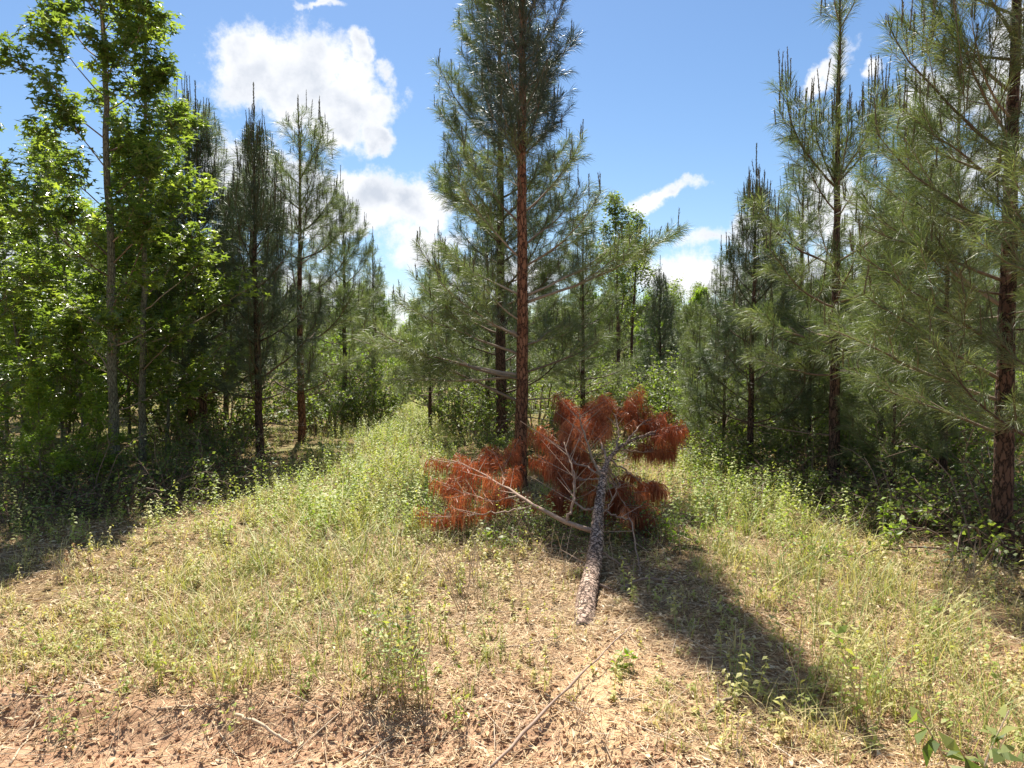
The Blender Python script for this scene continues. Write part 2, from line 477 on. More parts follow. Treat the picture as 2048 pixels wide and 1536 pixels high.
# ------------------------------------------------------------------ pines
def gen_branch(base, az, el, L, curve=25, f0=.35, dens=1.0, candle=.3, r0=None, bare=False, droop=0.0):
    """one limb: path, twig segments and needle shoots"""
    n = 9
    P = [np.array(base, float)]
    a = az
    for k in range(n):
        e = R_(el + curve * (k / (n - 1)) ** 1.4 + rng.normal() * 3)
        a = a + rng.normal() * R_(4)
        P.append(P[-1] + np.array([math.cos(a) * math.cos(e), math.sin(a) * math.cos(e), math.sin(e)]) * L / n)
    P = np.array(P)
    s_ = np.linspace(0, 1, n + 1)

    def pos(s):
        return np.array([np.interp(s, s_, P[:, i]) for i in range(3)])

    def dr(s):
        return unit(pos(min(1, s + .06)) - pos(max(0, s - .06)))
    r0 = r0 or (.0045 + .0085 * L)
    R = r0 * (1 - .78 * s_)
    tA, tB, ta, tb, S, E, K = [], [], [], [], [], [], []
    ks = np.arange(f0, 1.0, .14 / L)
    for s in ks:
        S.append(pos(s)); E.append(pos(min(1, s + .14 / L)))
    up = np.array([0, 0, 1.])
    side = 1 if rng.random() < .5 else -1
    s = max(.22, f0 * .75) if f0 > .07 else .07
    while s < .97:
        p = pos(s); d = dr(s); side = -side
        lat = unit(np.cross(d, up)) * side
        l2 = ((1 - s) * L * .55 + .13) * (.7 + .5 * rng.random())
        an = R_(rng.uniform(32, 58))
        d2 = unit(d * math.cos(an) + lat * math.sin(an) + up * rng.uniform(-.05, .35))
        m = p + d2 * l2 * .55
        d3 = unit(d2 + up * rng.uniform(.1, .5) + d * .2)
        e = m + d3 * l2 * .45
        tA += [p, m]; tB += [m, e]; rr = r0 * .42 * (1 - .5 * s); ta += [rr, rr * .7]; tb += [rr * .7, rr * .35]
        if not bare:
            S += [p + (m - p) * .25, m]; E += [m, e]
            if rng.random() < candle: K.append(e)
            if l2 > .24:
                for q in range(int(l2 / .12)):
                    u = rng.uniform(.25, .95)
                    pp = p + (m - p) * u / .55 if u < .55 else m + (e - m) * (u - .55) / .45
                    d4 = unit(d2 + perp(d2[None])[0] * .9 + up * .25)
                    l3 = rng.uniform(.09, .2)
                    tA.append(pp); tB.append(pp + d4 * l3); ta.append(rr * .5); tb.append(rr * .3)
                    S.append(pp + d4 * .02); E.append(pp + d4 * l3)
                    if rng.random() < candle * .5: K.append(pp + d4 * l3)
        s += rng.uniform(.10, .17) / max(L, .3) * (1.0 if not bare else 2.2)
    if candle > 0 and not bare:
        K.append(P[-1]); K.append(P[-1] + rng.normal(size=3) * .03)
    return dict(P=P, R=R, tA=tA, tB=tB, ta=ta, tb=tb, S=S if not bare else [], E=E if not bare else [], K=K)


def candles(sp, sn, K, ln=(.10, .30)):
    """upright new shoots with short young needles"""
    if not len(K):
        return
    K = np.array(K); n = len(K)
    l = rng.uniform(ln[0], ln[1], n) * (.5 + .5 * rng.random(n))
    D = unit(np.array([0, 0, 1.]) + rng.normal(size=(n, 3)) * .07)
    E = K + D * l[:, None]
    V, F = twigs(K, E, .008, .004)
    sp.add(V, F, rng.random() * .4, 1, True)
    r = needles(K, E, 190, ln=.034, wd=.0046, a0=18, a1=45, droop=0)
    sn.add(*r[:2], r[2], 1)


def pine_parts(H, z0, Rmax, seed, r0=.075, whorl=.42, nb=(3, 5), dens=330, ln=.165, wd=.0044, el0=12, el1=62, pw=.8, specs=None,
               dead=6, cnd=.35, lean=(0, 0), split=False, nmat='needle', bark='bark', sides=10, hires=None, curve=34, leadc=.5, leadn=1.1, limbmat=None, f_in=.42, cl=(.1, .3)):
    """meshes for a young plantation pine. Returns trunk soup, list of (branch soup, needle soup)"""
    global rng
    keep = rng; rng = np.random.default_rng(seed)
    n = max(14, int(H / .25))
    zz = np.linspace(-.15, H, n)
    wob = np.cumsum(rng.normal(size=(n, 2)) * .006, 0)
    TP = np.stack([wob[:, 0] + lean[0] * zz / H, wob[:, 1] + lean[1] * zz / H, zz], 1)

    def tp(z):
        return np.array([np.interp(z, zz, TP[:, 0]), np.interp(z, zz, TP[:, 1]), z])

    def tr(z):
        t = np.clip(z / H, 0, 1)
        return r0 * ((1 - t) ** .85) * (1 + .25 * np.exp(-z / .15)) + .006
    tk = Soup()
    if hires:
        zb = hires[0]; za = np.arange(-.15, zb, hires[1])
        Pn = np.array([tp(z) for z in za]); V, F = tube(Pn, tr(za), hires[2], bark_disp(.006))
        tk.add(V, F, .5, 0, True)
        zc = np.arange(zb - .02, H, .12); zc[-1] = H
        V, F = tube(np.array([tp(z) for z in zc]), tr(zc), 12); tk.add(V, F, .5, 0, True)
    else:
        zc = np.linspace(-.15, H, n * 2)
        V, F = tube(np.array([tp(z) for z in zc]), tr(zc) * (1 + .05 * rng.normal(size=n * 2)), sides); tk.add(V, F, .5, 0, True)
    brs = []
    if specs is None:
        specs = []
    specs = list(specs); nspec = len(specs)
    z = z0
    a0 = rng.uniform(0, 6.28)
    while z < H - .35:
        t = (z - z0) / max(H - z0, .01)
        k = rng.integers(nb[0], nb[1] + 1)
        a0 += 1.1
        for j in range(k):
            Lb = Rmax * (1 - t) ** pw * rng.uniform(.6, 1.15) * (.8 + .2 * sstep(0, .15, t)) + .15
            specs.append((z + rng.normal() * .04, math.degrees(a0 + j * 2 * PI / k + rng.normal() * .25), el0 + (el1 - el0) * t ** .8 + rng.normal() * 6, Lb,
                          curve * (1 - .5 * t), max(.03, f_in * (1 - t * 1.5)), cnd * (.3 + t), False))
        z += whorl * rng.uniform(.6, 1.15) * (1 - .45 * t)
    for j in range(dead):
        specs.append((rng.uniform(.5, min(z0 + .3, 1.9)), rng.uniform(0, 360), rng.uniform(-10, 20), rng.uniform(.3, .9), 5, .3, 0, True))
    for (zb, azd, el, Lb, cv, f0, cd, bare) in specs:
        b = gen_branch(tp(zb), R_(azd), el, Lb, cv, f0, 1, cd, bare=bare)
        b['bare'] = bare
        brs.append(b)
    # leader
    lead = dict(P=None, tA=[], tB=[], ta=[], tb=[], S=[], E=[], K=[], bare=False)
    zt = H
    for q in np.arange(H - leadn, H, .14):
        for _ in range(1 if leadn < 2 else 3): lead['S'].append(tp(q)); lead['E'].append(tp(q + .14))
    for q in range(4):
        lead['K'].append(tp(H) + rng.normal(size=3) * np.array([.03, .03, .02]))
    brs.append(lead)
    out = []
    cur = None
    for b in brs:
        if split or cur is None:
            cur = (Soup(), Soup()); out.append(cur)
        sb, sn = cur
        if b['P'] is not None:
            V, F = tube(b['P'], b['R'], 5); sb.add(V, F, rng.random(), 0, True)
        V, F = twigs(b['tA'], b['tB'], np.array(b['ta']), np.array(b['tb'])); sb.add(V, F, rng.random(), 0, True)
        if len(b['S']):
            r = needles(b['S'], b['E'], dens, ln, wd); sn.add(*r[:2], r[2], 0)
        if len(b['K']):
            candles(sb, sn, b['K'], cl)
    # long leader candle
    sb, sn = out[-1]
    K = np.array([tp(H)]); E = K + np.array([[.0, 0, leadc]])
    V, F = twigs(K, E, .012, .005); sb.add(V, F, .3, 1, True)
    r = needles(K, E, 320, ln=.045, wd=.005, a0=15, a1=42, droop=0); sn.add(*r[:2], r[2], 1)
    rng = keep
    bm = M[bark]
    tm = tk.mesh('pine_trunk', [bm])
    res = [('trunk', tm)]
    bl = []
    for bi, (sb, sn) in enumerate(out):
        nmat_ = limbmat if (limbmat and bi < nspec) else nmat
        bl.append((sb.mesh('pine_branch', [M['lightlimb'] if split else M['pinetwig'], M['candle']]) if sb.V else None,
                   sn.mesh('pine_needles', [M[nmat_], M['candle']]) if sn.V else None))
    return tm, bl


def place_pine(meshes, x, y, H, Hm, rz, label, group=None, name='pine_tree', split=False):
    tm, bl = meshes
    e = empty(name, (x, y, gz1(x, y)), label, 'pine tree', group, rz, scale=H / Hm)
    part('trunk', tm, e)
    if split:
        for b, nn in bl:
            if b is None:
                continue
            bo = part('branch', b, e)
            if nn is not None:
                part('needles', nn, bo, kind='stuff')
    else:
        for b, nn in bl:
            if b is not None: part('branches', b, e, kind='stuff')
            if nn is not None: part('needles', nn, e, kind='stuff')
    return e


def dist(py):
    return CAM_H * FPX / (py - 700.0)


def Hof(py, d):
    return CAM_H + (700 - py) / FPX * d


# prototypes
PP = []
PP.append((pine_parts(6.0, 1.1, 1.95, 11, r0=.07, dens=205, wd=.0052, ln=.18, el0=14, el1=58, pw=1.35, whorl=.6, nb=(3, 4), curve=46, bark='barkshade', f_in=.45, cl=(.12, .42), cnd=.42), 6.0))
PP.append((pine_parts(6.0, 1.15, 1.95, 12, r0=.07, dens=205, wd=.0052, ln=.18, el0=10, el1=46, pw=.75, whorl=.62, nb=(3, 4), curve=50, bark='barkshade', f_in=.5, cl=(.12, .42), cnd=.42), 6.0))
PP.append((pine_parts(5.0, .85, 1.6, 13, r0=.055, dens=205, wd=.0050, ln=.18, el0=14, el1=62, pw=1.25, nb=(3, 4), curve=44, nmat='needle_dark', bark='barkshade', cnd=.8, cl=(.15, .42)), 5.0))
PP.append((pine_parts(8.3, .9, 2.0, 14, r0=.10, dens=195, wd=.0056, ln=.18, pw=.42, whorl=.56, nb=(3, 4), el0=10, el1=48, curve=44, bark='barkshade', f_in=.4), 8.3))
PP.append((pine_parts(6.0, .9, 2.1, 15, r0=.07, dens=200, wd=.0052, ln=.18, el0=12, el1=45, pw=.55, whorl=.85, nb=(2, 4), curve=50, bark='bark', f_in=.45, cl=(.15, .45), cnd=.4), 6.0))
PP.append((pine_parts(3.2, .45, 1.35, 16, r0=.035, dens=230, wd=.0052, ln=.18, el0=12, el1=50, pw=.7, whorl=.42, nb=(3, 4), curve=40, bark='barkshade', f_in=.35, cl=(.1, .3), cnd=.3, dead=2), 3.2))
PF = []     # far, coarse
PF.append((pine_parts(5.0, .4, 1.5, 21, r0=.05, dens=95, wd=.011, ln=.2, dead=2, whorl=.6, sides=6, pw=.5, el1=48, curve=44, f_in=.4), 5.0))
PF.append((pine_parts(5.0, .25, 1.7, 22, r0=.05, dens=95, wd=.011, ln=.2, dead=2, whorl=.6, sides=6, pw=.45, el1=48, curve=44, f_in=.4), 5.0))

# central pine with its own limbs
cs = [(1.36, 176, 8, 2.1, 10, .38, .1, False), (1.30, 197, 12, 1.9, 12, .42, .1, False), (1.02, 168, 22, 1.8, -6, .42, .1, False), (1.33, 190, -2, 1.6, 5, .45, 0, False), (1.6, 182, 16, 1.7, 16, .35, .2, False), (1.85, 165, 20, 1.6, 20, .35, .2, False), (1.8, 212, 20, 1.3, 20, .35, .2, False),
      (1.38, 12, 18, 1.35, 10, .55, .1, False), (1.05, -8, 4, .8, 5, .5, 0, True), (.85, 20, -8, .6, 0, .5, 0, True), (.95, 185, -35, .55, -20, .5, 0, True),
      (1.7, 60, 10, 1.3, 10, .35, .2, False), (1.75, 120, 20, 1.2, 10, .35, .2, False),
      (2.22, 4, 18, 2.1, 14, .42, .4, False), (2.30, 28, 24, 1.7, 20, .4, .4, False), (2.32, 168, 22, 1.3, 22, .4, .2, False), (2.0, 205, 30, .9, 20, .4, .2, False),
      (2.65, -12, 28, 1.3, 25, .35, .4, False), (2.75, 195, 38, 1.2, 20, .35, .3, False), (2.9, 40, 30, 1.4, 25, .3, .3, False),
      (3.15, 172, 45, 1.25, 20, .3, .4, False), (3.3, 8, 42, 1.2, 20, .3, .5, False), (3.5, 100, 40, 1.2, 20, .2, .3, False), (3.45, 262, 45, .8, 20, .5, .3, False)]
HERO_H = 9.2
hero = pine_parts(HERO_H, 4.0, .86, 31, r0=.074, whorl=.44, nb=(4, 5), dens=235, wd=.0052, ln=.17, specs=cs, dead=0, split=True, el0=38, el1=66, pw=.7, nmat='needle_shaded', hires=(4.6, .011, 44),
                  f_in=.06, curve=32, cnd=.25, limbmat='needle')  # upper crown takes the shade-darkened needles, low limbs the paler ones
d = 9.25
place_pine(hero, atx(1040, d), d, HERO_H, HERO_H, 0, 'tall pine with bare red brown trunk standing in the middle of the clearing', split=True)

# right hand pines
rs = [(.95, 165, 22, 1.2, 5, .22, .1, False), (1.35, 188, 24, 1.4, 5, .22, .1, False), (2.1, 178, 20, 1.2, 8, .3, .1, False), (2.8, 186, 26, 1.0, 14, .25, .4, False), (1.2, 175, 20, 1.5, 5, .22, .1, False), (1.9, 160, 38, 1.45, 2, .35, .2, False), (1.6, 195, 25, 1.4, 8, .3, .1, False), (2.45, 172, 32, 1.25, 18, .3, .6, False), (2.45, 140, 25, 1.2, 10, .3, .3, False),
      (3.05, 168, 38, 1.35, 24, .25, .9, False), (3.15, 198, 42, 1.1, 22, .25, .9, False), (3.5, 150, 48, 1.15, 18, .2, .9, False), (3.9, 180, 55, 1.3, 18, .15, .9, False)]
right = pine_parts(6.2, 2.0, 1.15, 41, r0=.068, whorl=.62, nb=(2, 3), dens=270, specs=rs, split=True, hires=(3.6, .013, 40), wd=.0036, f_in=.5, el1=48, pw=.5, curve=44, ln=.18, bark='barkshade', cnd=.5)
d = 5.75
place_pine(right, atx(2018, d), d, 6.2, 6.2, 0, 'big pine with thick dark red trunk at the right edge, limbs reaching left', split=True)

ls = [(1.35, 185, 5, 1.0, 15, .4, .1, False), (1.4, 20, 5, 1.0, 15, .4, .1, False), (1.45, 250, 8, .9, 15, .4, .1, False), (1.6, 300, 15, 1.0, 20, .35, .1, False), (1.7, 170, 12, 1.2, 20, .3, .1, False), (1.75, 90, 12, 1.1, 20, .3, .1, False),
      (2.1, 200, 20, 1.2, 25, .3, .2, False), (2.15, 340, 20, 1.25, 25, .3, .2, False), (2.2, 270, 25, 1.0, 25, .3, .2, False), (2.55, 176, 28, 1.25, 30, .3, .6, False), (2.6, 10, 30, 1.2, 30, .3, .5, False), (2.6, 100, 30, 1.0, 30, .3, .5, False),
      (3.42, 176, 46, 1.3, 44, .1, 1, False), (3.45, 190, 56, .95, 34, .08, 1, False), (3.48, 5, 46, 1.2, 42, .1, 1, False), (3.5, 350, 54, 1.1, 34, .08, 1, False), (3.46, 90, 50, 1.0, 36, .1, 1, False), (3.4, 265, 54, .85, 34, .08, 1, False), (3.1, 20, 45, .8, 25, .2, .3, False), (3.15, 200, 40, .8, 25, .2, .3, False),
      (5.15, 10, 60, .55, 20, .05, 1, False), (5.2, 200, 65, .45, 20, .05, 1, False)]
tallp = pine_parts(5.6, 5.6, 1, 45, r0=.062, dens=250, specs=ls, wd=.005, ln=.18, bark='barkshade', cl=(.15, .5), dead=4, leadn=2.2)
place_pine(tallp, atx(1672, 8.5), 8.5, 5.6, 5.6, 0, 'tall pine with one long needle clad leader reaching the top of the picture')

PINES = [  # px, distance, top row, prototype, turn, label
    (384, 12.3, 215, 4, .4, 'pine with reddish trunk just left of its dark twin behind the gum trees'),
    (404, 11.8, 232, 2, 2.2, 'dark trunked pine hugging the reddish trunked pine, bushy black green top'),
    (521, 11.6, 238, 2, 4.0, 'short dark pine whose stem shows only near the ground, slim spire above'),
    (603, 13.6, 250, 4, 1.0, 'open topped pine with curving candelabra limbs beside the green lane'),
    (510, 17.0, 270, 0, 5.1, 'slim pine spire standing behind the candelabra pine, against the cloud'),
    (450, 15.5, 400, 0, .1, 'leaning bushy pine between the twin pines and the slim spire'),
    (690, 17.5, 395, 1, 2.9, 'bushy grey green pine at the left edge of the lane with candles on its crown'),
    (748, 19.5, 480, 0, 3.3, 'low pine nearest the blue gap left of the tall middle pine'),
    (1002, 12.7, -40, 3, 2.6, 'broad bushy pine with dark trunk right behind the tall middle pine'),
    (972, 15.5, 400, 2, .9, 'thin dark pine two trunks behind the tall middle pine'),
    (1165, 14.2, 440, 1, 5.6, 'spreading dark pine behind the red dead needles'),
    (880, 16.5, 470, 0, 4.4, 'pale young pine filling the gap left of the tall middle pine'),
    (1321, 16.6, 545, 2, 2.0, 'small slender pine standing alone under the low cloud'),
    (1502, 9.8, 350, 2, 5.0, 'small pine with thin dark stem and a tuft of upright candles on top'),
    (1600, 12.5, 330, 1, .5, 'bushy pine behind and between the two slim dark stemmed pines'),
    (1815, 10.5, 200, 0, 1.9, 'bushy pine filling the space left of the big right trunk'),
    (1905, 12.5, 120, 1, 2.4, 'pine crown showing through the limbs of the big right pine'),
    (1440, 15.5, 500, 0, 3.0, 'pale green young pine at the edge of the low treeline'),
    (1588, 10.6, 520, 1, 4.1, 'low bushy pine whose pale boughs fill the gap between the two dark stems'),
    (1765, 9.3, 400, 0, 2.2, 'bushy pine with pale drooping boughs just right of the leader topped pine'),
    (1400, 12.2, 610, 1, 1.2, 'small bushy pine right of the fallen crown under the treeline'),
    (1890, 8.3, 330, 1, 5.3, 'bushy pine close behind the big right trunk, on its left'),
    (1700, 11.5, 470, 4, .7, 'pine filling the woods behind the leader topped pine'),
    (1450, 10.4, 610, 5, 2.2, 'low spreading pine whose pale boughs hang left of the thin dark stem'),
    (1620, 9.6, 600, 5, .3, 'low spreading pine with boughs near the ground before the two dark stems'),
    (1790, 8.0, 640, 5, 4.4, 'low pine with drooping tufts in front of the right hand brambles'),
    (860, 14.0, 560, 1, 2.7, 'low pale boughed pine leaning over the lane from the right'),
    (2190, 4.9, -300, 0, 2.75, 'pine just outside the right edge whose bright needle tufts poke in'),
]
for (px, d, ty, k, rz, lab) in PINES:
    me, Hm = PP[k]
    x = atx(px, d)
    place_pine(me, x, d, Hof(ty, d), Hm, rz, lab)

# ------------------------------------------------------------------ broadleaf trees
def star_leaf():
    v = [(0, 0, 0)]
    for k in range(5):
        a = PI / 2 + (k - 2) * R_(58)
        l = (.62, .88, 1.0, .88, .62)[k]
        v.append((math.cos(a) * l, math.sin(a) * l + .05, -.10 * l))
        if k < 4:
            a2 = a + R_(29)
            v.append((math.cos(a2) * .36, math.sin(a2) * .36 + .05, .04))
    f = []
    for k in range(5):
        tip = 1 + 2 * k
        lft = tip - 1 if k > 0 else 0
        rgt = tip + 1 if k < 4 else 0
        if k == 0: f.append((0, tip, rgt))
        elif k == 4: f.append((0, lft, tip))
        else: f += [(0, lft, tip), (0, tip, rgt)]
    return np.array(v, float), np.array(f)


def oval_leaf(w=.36):
    v = np.array([(0, 0, 0), (-w, .45, .10), (0, .5, 0), (w, .45, .10), (0, 1, -.06)], float)
    f = np.array([(0, 2, 1), (0, 3, 2), (1, 2, 4), (2, 3, 4)])
    return v, f


def diamond_leaf(w=.2):
    v = np.array([(0, 0, 0), (-w, .5, .07), (w, .5, .07), (0, 1, -.05)], float)
    return v, np.array([(0, 2, 1), (1, 2, 3)])


STAR, OVAL, DIA = star_leaf(), oval_leaf(), diamond_leaf()


def leaf_cloud(soup, P, D, tmpl, size, mat=0, tilt=40, tint=None, jitter=.05):
    n = len(P)
    yaw = np.arctan2(D[:, 1], D[:, 0]) - PI / 2 + rng.normal(size=n) * .7
    tl = np.abs(rng.normal(size=n)) * R_(tilt)
    td = rng.uniform(0, 2 * PI, n)
    sc_ = size * rng.uniform(.6, 1.25, n)
    Mx = rotmats(yaw, tl, td, sc_)
    V, F, T = stamp(tmpl[0], tmpl[1], Mx, P + rng.normal(size=P.shape) * jitter, rng.random(n) if tint is None else tint)
    soup.add(V, F, T, mat)


def broadleaf(H, r0, seed, nbr=34, Lb=1.6, z0=.8, leaves=9000, size=.085, tmpl=STAR, lmat='gum', bark='gumbark', el=(28, 60), lean=(0, 0), tilt=34, pw=.7, sub=8, fork=None, jit=.06):
    global rng
    keep = rng; rng = np.random.default_rng(seed)
    n = 24
    zz = np.linspace(-.12, H, n)
    wob = np.cumsum(rng.normal(size=(n, 2)) * .012 * H / 7, 0)
    TP = np.stack([wob[:, 0] + lean[0] * np.clip(zz / H, 0, 1) ** 1.2, wob[:, 1] + lean[1] * zz / H, zz], 1) if H else None
    TP = np.nan_to_num(TP)
    tk, br, lf = Soup(), Soup(), Soup()
    V, F = tube(TP, r0 * (1 - np.clip(zz / H, 0, 1)) ** .8 * (1 + .3 * np.exp(-np.clip(zz, 0, 9) / .15)) + .005, 12); tk.add(V, F, .5, 0, True)

    def tp(z):
        return np.array([np.interp(z, zz, TP[:, i]) for i in range(3)])
    S, E, Wt = [], [], []
    for i in range(nbr):
        t = (i + rng.random()) / nbr
        z = z0 + (H - z0 - .1) * t ** .9
        a = i * 2.4 + rng.normal() * .4
        L = Lb * (1 - t) ** pw * rng.uniform(.6, 1.15) + .2
        e = el[0] + (el[1] - el[0]) * t + rng.normal() * 6
        P = [tp(z)]
        for k in range(7):
            a += rng.normal() * .12
            ee = R_(e + k * 2.5 + rng.normal() * 5)
            P.append(P[-1] + np.array([math.cos(a) * math.cos(ee), math.sin(a) * math.cos(ee), math.sin(ee)]) * L / 7)
        P = np.array(P)
        V, F = tube(P, (.004 + r0 * .16 * (L / Lb)) * np.linspace(1, .3, 8), 4, cap=False); br.add(V, F, rng.random(), 0, True)
        for k in range(4, 7):
            S.append(P[k]); E.append(P[k + 1]); Wt.append(L / 5)
        for q in range(sub):
            k = int(1 + 6 * rng.random() ** .6); p = P[k] + (P[k + 1 if k < 7 else 7] - P[k]) * rng.random()
            d = unit(P[k + 1] - P[k]); d2 = unit(d + perp(d[None])[0] * 1.0 + np.array([0, 0, .25]))
            l = (L * .4 * (1 - k / 9) + .12) * rng.uniform(.6, 1.2)
            S.append(p); E.append(p + d2 * l); Wt.append(l * 1.4)
    S, E, Wt = np.array(S), np.array(E), np.array(Wt)
    V, F = twigs(S, E, .005, .002); br.add(V, F, .4, 0, True)
    idx = rng.choice(len(S), leaves, p=Wt / Wt.sum())
    t = rng.random(leaves) ** .7
    P = S[idx] + (E - S)[idx] * t[:, None]
    D = unit(E - S)[idx] + perp(unit(E - S)[idx]) * .8
    cl = rng.random(len(S))
    leaf_cloud(lf, P, D, tmpl, size, 0, tilt, np.clip(.6 * cl[idx] + .4 * rng.random(leaves), 0, 1), jit)
    rng = keep
    return [('trunk', tk.mesh('tree_trunk', [M[bark]]), None), ('branches', br.mesh('tree_branches', [M['twig']]), 'stuff'), ('leaves', lf.mesh('tree_leaves', [M[lmat]]), 'stuff')]


def place(parts, name, x, y, label, cat, group=None, rz=0, scale=1.0, dz=0):
    e = empty(name, (x, y, gz1(x, y) + dz), label, cat, group, rz, scale=scale)
    for (pn, me, kd) in parts:
        part(pn, me, e, kind=kd)
    return e


g1 = broadleaf(7.7, .056, 51, nbr=38, Lb=1.5, z0=.9, leaves=12000, size=.078, pw=.5, sub=10, el=(25, 62), jit=.05)
place(g1, 'sweetgum_tree', atx(228, 9.3), 9.3, 'tall leafy gum tree with pale grey trunk at the left', 'tree')
g2 = broadleaf(5.8, .045, 52, nbr=26, Lb=1.25, z0=.9, leaves=4600, size=.076, lean=(.15, 0), pw=.5, jit=.07)
place(g2, 'sweetgum_tree', atx(281, 9.8), 9.8, 'slender dark stemmed gum tree right of the pale trunk', 'tree')
g3 = broadleaf(4.6, .03, 53, nbr=22, Lb=1.1, z0=.6, leaves=3400, size=.078, lean=(-.55, 0), pw=.5, jit=.07)
place(g3, 'sweetgum_tree', atx(168, 11.5), 11.5, 'thin gum sapling leaning left, behind the pale trunk', 'tree')
place(g3, 'sweetgum_tree', atx(-45, 8.6), 8.6, 'gum tree at the left edge with dark drooping leaf clusters', 'tree', rz=2.1, scale=.95)
place(g3, 'sweetgum_tree', atx(213, 10.4), 10.4, 'straight thin gum stem touching the pale trunk', 'tree', rz=3.3, scale=.95)
place(g3, 'sweetgum_tree', atx(60, 10.2), 10.2, 'short leafy gum sapling in front of the left edge', 'tree', rz=1.1, scale=.8)
place(g3, 'sweetgum_tree', atx(330, 11.0), 11.0, 'short leafy gum sapling between slender gum and twin pines', 'tree', rz=4.6, scale=.72)
place(g2, 'sweetgum_tree', atx(90, 14.5), 14.5, 'sunlit yellow green gum behind the left saplings', 'tree', rz=.6, scale=.95)
place(g2, 'sweetgum_tree', atx(330, 16.5), 16.5, 'sunlit gum seen through the gap left of the twin pines', 'tree', rz=5.0, scale=.8)

g4 = broadleaf(4.4, .028, 54, nbr=24, Lb=1.15, z0=.35, leaves=4200, size=.092, lmat='yleaf', pw=.5, jit=.07)  # sunlit look of these gum leaves is put into the brighter leaf colour
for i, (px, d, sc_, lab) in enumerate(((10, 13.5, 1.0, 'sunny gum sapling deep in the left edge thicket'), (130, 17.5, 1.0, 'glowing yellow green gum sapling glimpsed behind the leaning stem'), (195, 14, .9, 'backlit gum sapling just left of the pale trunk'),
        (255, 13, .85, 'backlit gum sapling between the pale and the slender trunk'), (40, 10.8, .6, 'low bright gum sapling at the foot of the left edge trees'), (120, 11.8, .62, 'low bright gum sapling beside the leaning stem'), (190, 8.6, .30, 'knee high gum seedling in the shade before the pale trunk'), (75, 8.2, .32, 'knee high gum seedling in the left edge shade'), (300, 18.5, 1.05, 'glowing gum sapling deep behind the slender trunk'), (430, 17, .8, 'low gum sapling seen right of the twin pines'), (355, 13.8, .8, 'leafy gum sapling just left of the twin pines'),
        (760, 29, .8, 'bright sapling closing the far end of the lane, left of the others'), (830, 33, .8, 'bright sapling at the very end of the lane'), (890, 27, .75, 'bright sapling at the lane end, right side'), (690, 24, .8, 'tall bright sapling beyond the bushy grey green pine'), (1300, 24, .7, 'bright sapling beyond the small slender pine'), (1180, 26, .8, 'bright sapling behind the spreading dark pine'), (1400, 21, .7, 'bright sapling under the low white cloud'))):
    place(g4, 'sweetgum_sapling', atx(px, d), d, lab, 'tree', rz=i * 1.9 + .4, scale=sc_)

oak = broadleaf(5.4, .05, 61, nbr=26, Lb=1.3, z0=2.0, leaves=5200, size=.075, tmpl=OVAL, lmat='leaf', bark='barkshade', el=(35, 65), lean=(-.2, 0))
place(oak, 'leafy_tree', atx(1240, 19.5), 19.5, 'airy light green tree with thin dark trunk beside the central gap', 'tree')
place(oak, 'leafy_tree', atx(1262, 20.8), 20.8, 'second thin stem of airy tree crowding its neighbour', 'tree', rz=2.0, scale=.95)

# far broadleaf crowns (coarse)
fb = broadleaf(8.0, .12, 71, nbr=40, Lb=2.6, z0=.8, leaves=6500, size=.20, tmpl=DIA, lmat='leaf', bark='barkshade', pw=.45, sub=7, jit=.22, tilt=60)
fb2 = broadleaf(7.0, .12, 72, nbr=36, Lb=2.9, z0=.5, leaves=6500, size=.20, tmpl=DIA, lmat='leaf', bark='barkshade', pw=.4, sub=7, jit=.25, tilt=60)


def ridge_h(px):
    return 560 if px > 1250 else 600


rr = random.Random(5)
k = 0
for row, (dd, hb) in enumerate(((62, 5.0), (78, 6.4), (100, 8.5))):
    step = 2.9 * FPX / dd * 1.0
    px = -260
    while px < 2320:
        dpx = dd + rr.uniform(-5, 5)
        h = hb * rr.uniform(.8, 1.15)
        if 740 < px < 930: h *= .62
        if 1330 < px < 1420: h *= 1.12
        P_, Hh = ((fb, 8.0), (fb2, 7.0))[rr.random() < .5]
        place(P_, 'far_tree', atx(px, dpx), dpx, 'round crowned broadleaf tree in the far line of woods', 'tree', 'broadleaf trees along the far edge of the field', rr.uniform(0, 6.28), h / Hh)
        px += step * rr.uniform(.8, 1.3)
# plantation pines in the middle distance
for row in range(9):
    dd0 = 21 + row * 4.4
    px = -250
    while px < 2320:
        d = dd0 + rr.uniform(-1.4, 1.4)
        h = rr.uniform(3.2, 4.6)
        lane = abs(px - 815 - rr.uniform(-12, 12)) < 34 + 260 / row if row else abs(px - 815) < 95
        if 1290 < px < 1470: h = min(h, CAM_H + 85 / FPX * d)
        elif 760 < px < 900: h = min(h, CAM_H + 60 / FPX * d)
        elif px < 60 or px > 1500: h *= 1.15
        elif 350 < px < 740: h = min(h, CAM_H + 110 / FPX * d)
        if not lane:
            me, Hm = PF[rr.random() < .5]
            if px < 350 or rr.random() < .16:
                place(fb if rr.random() < .5 else fb2, 'young_tree', atx(px, d), d, 'bushy young broadleaf tree among the distant plantation pines', 'tree', 'young broadleaf trees among the distant pines', rr.uniform(0, 6.28), h * .8 / 8.0)
            else:
                place_pine(me, atx(px, d), d, h, Hm, rr.uniform(0, 6.28), 'young green pine among the distant rows of the plantation', 'young pines in the distant rows')
        px += FPX / d * rr.uniform(2.0, 3.6)

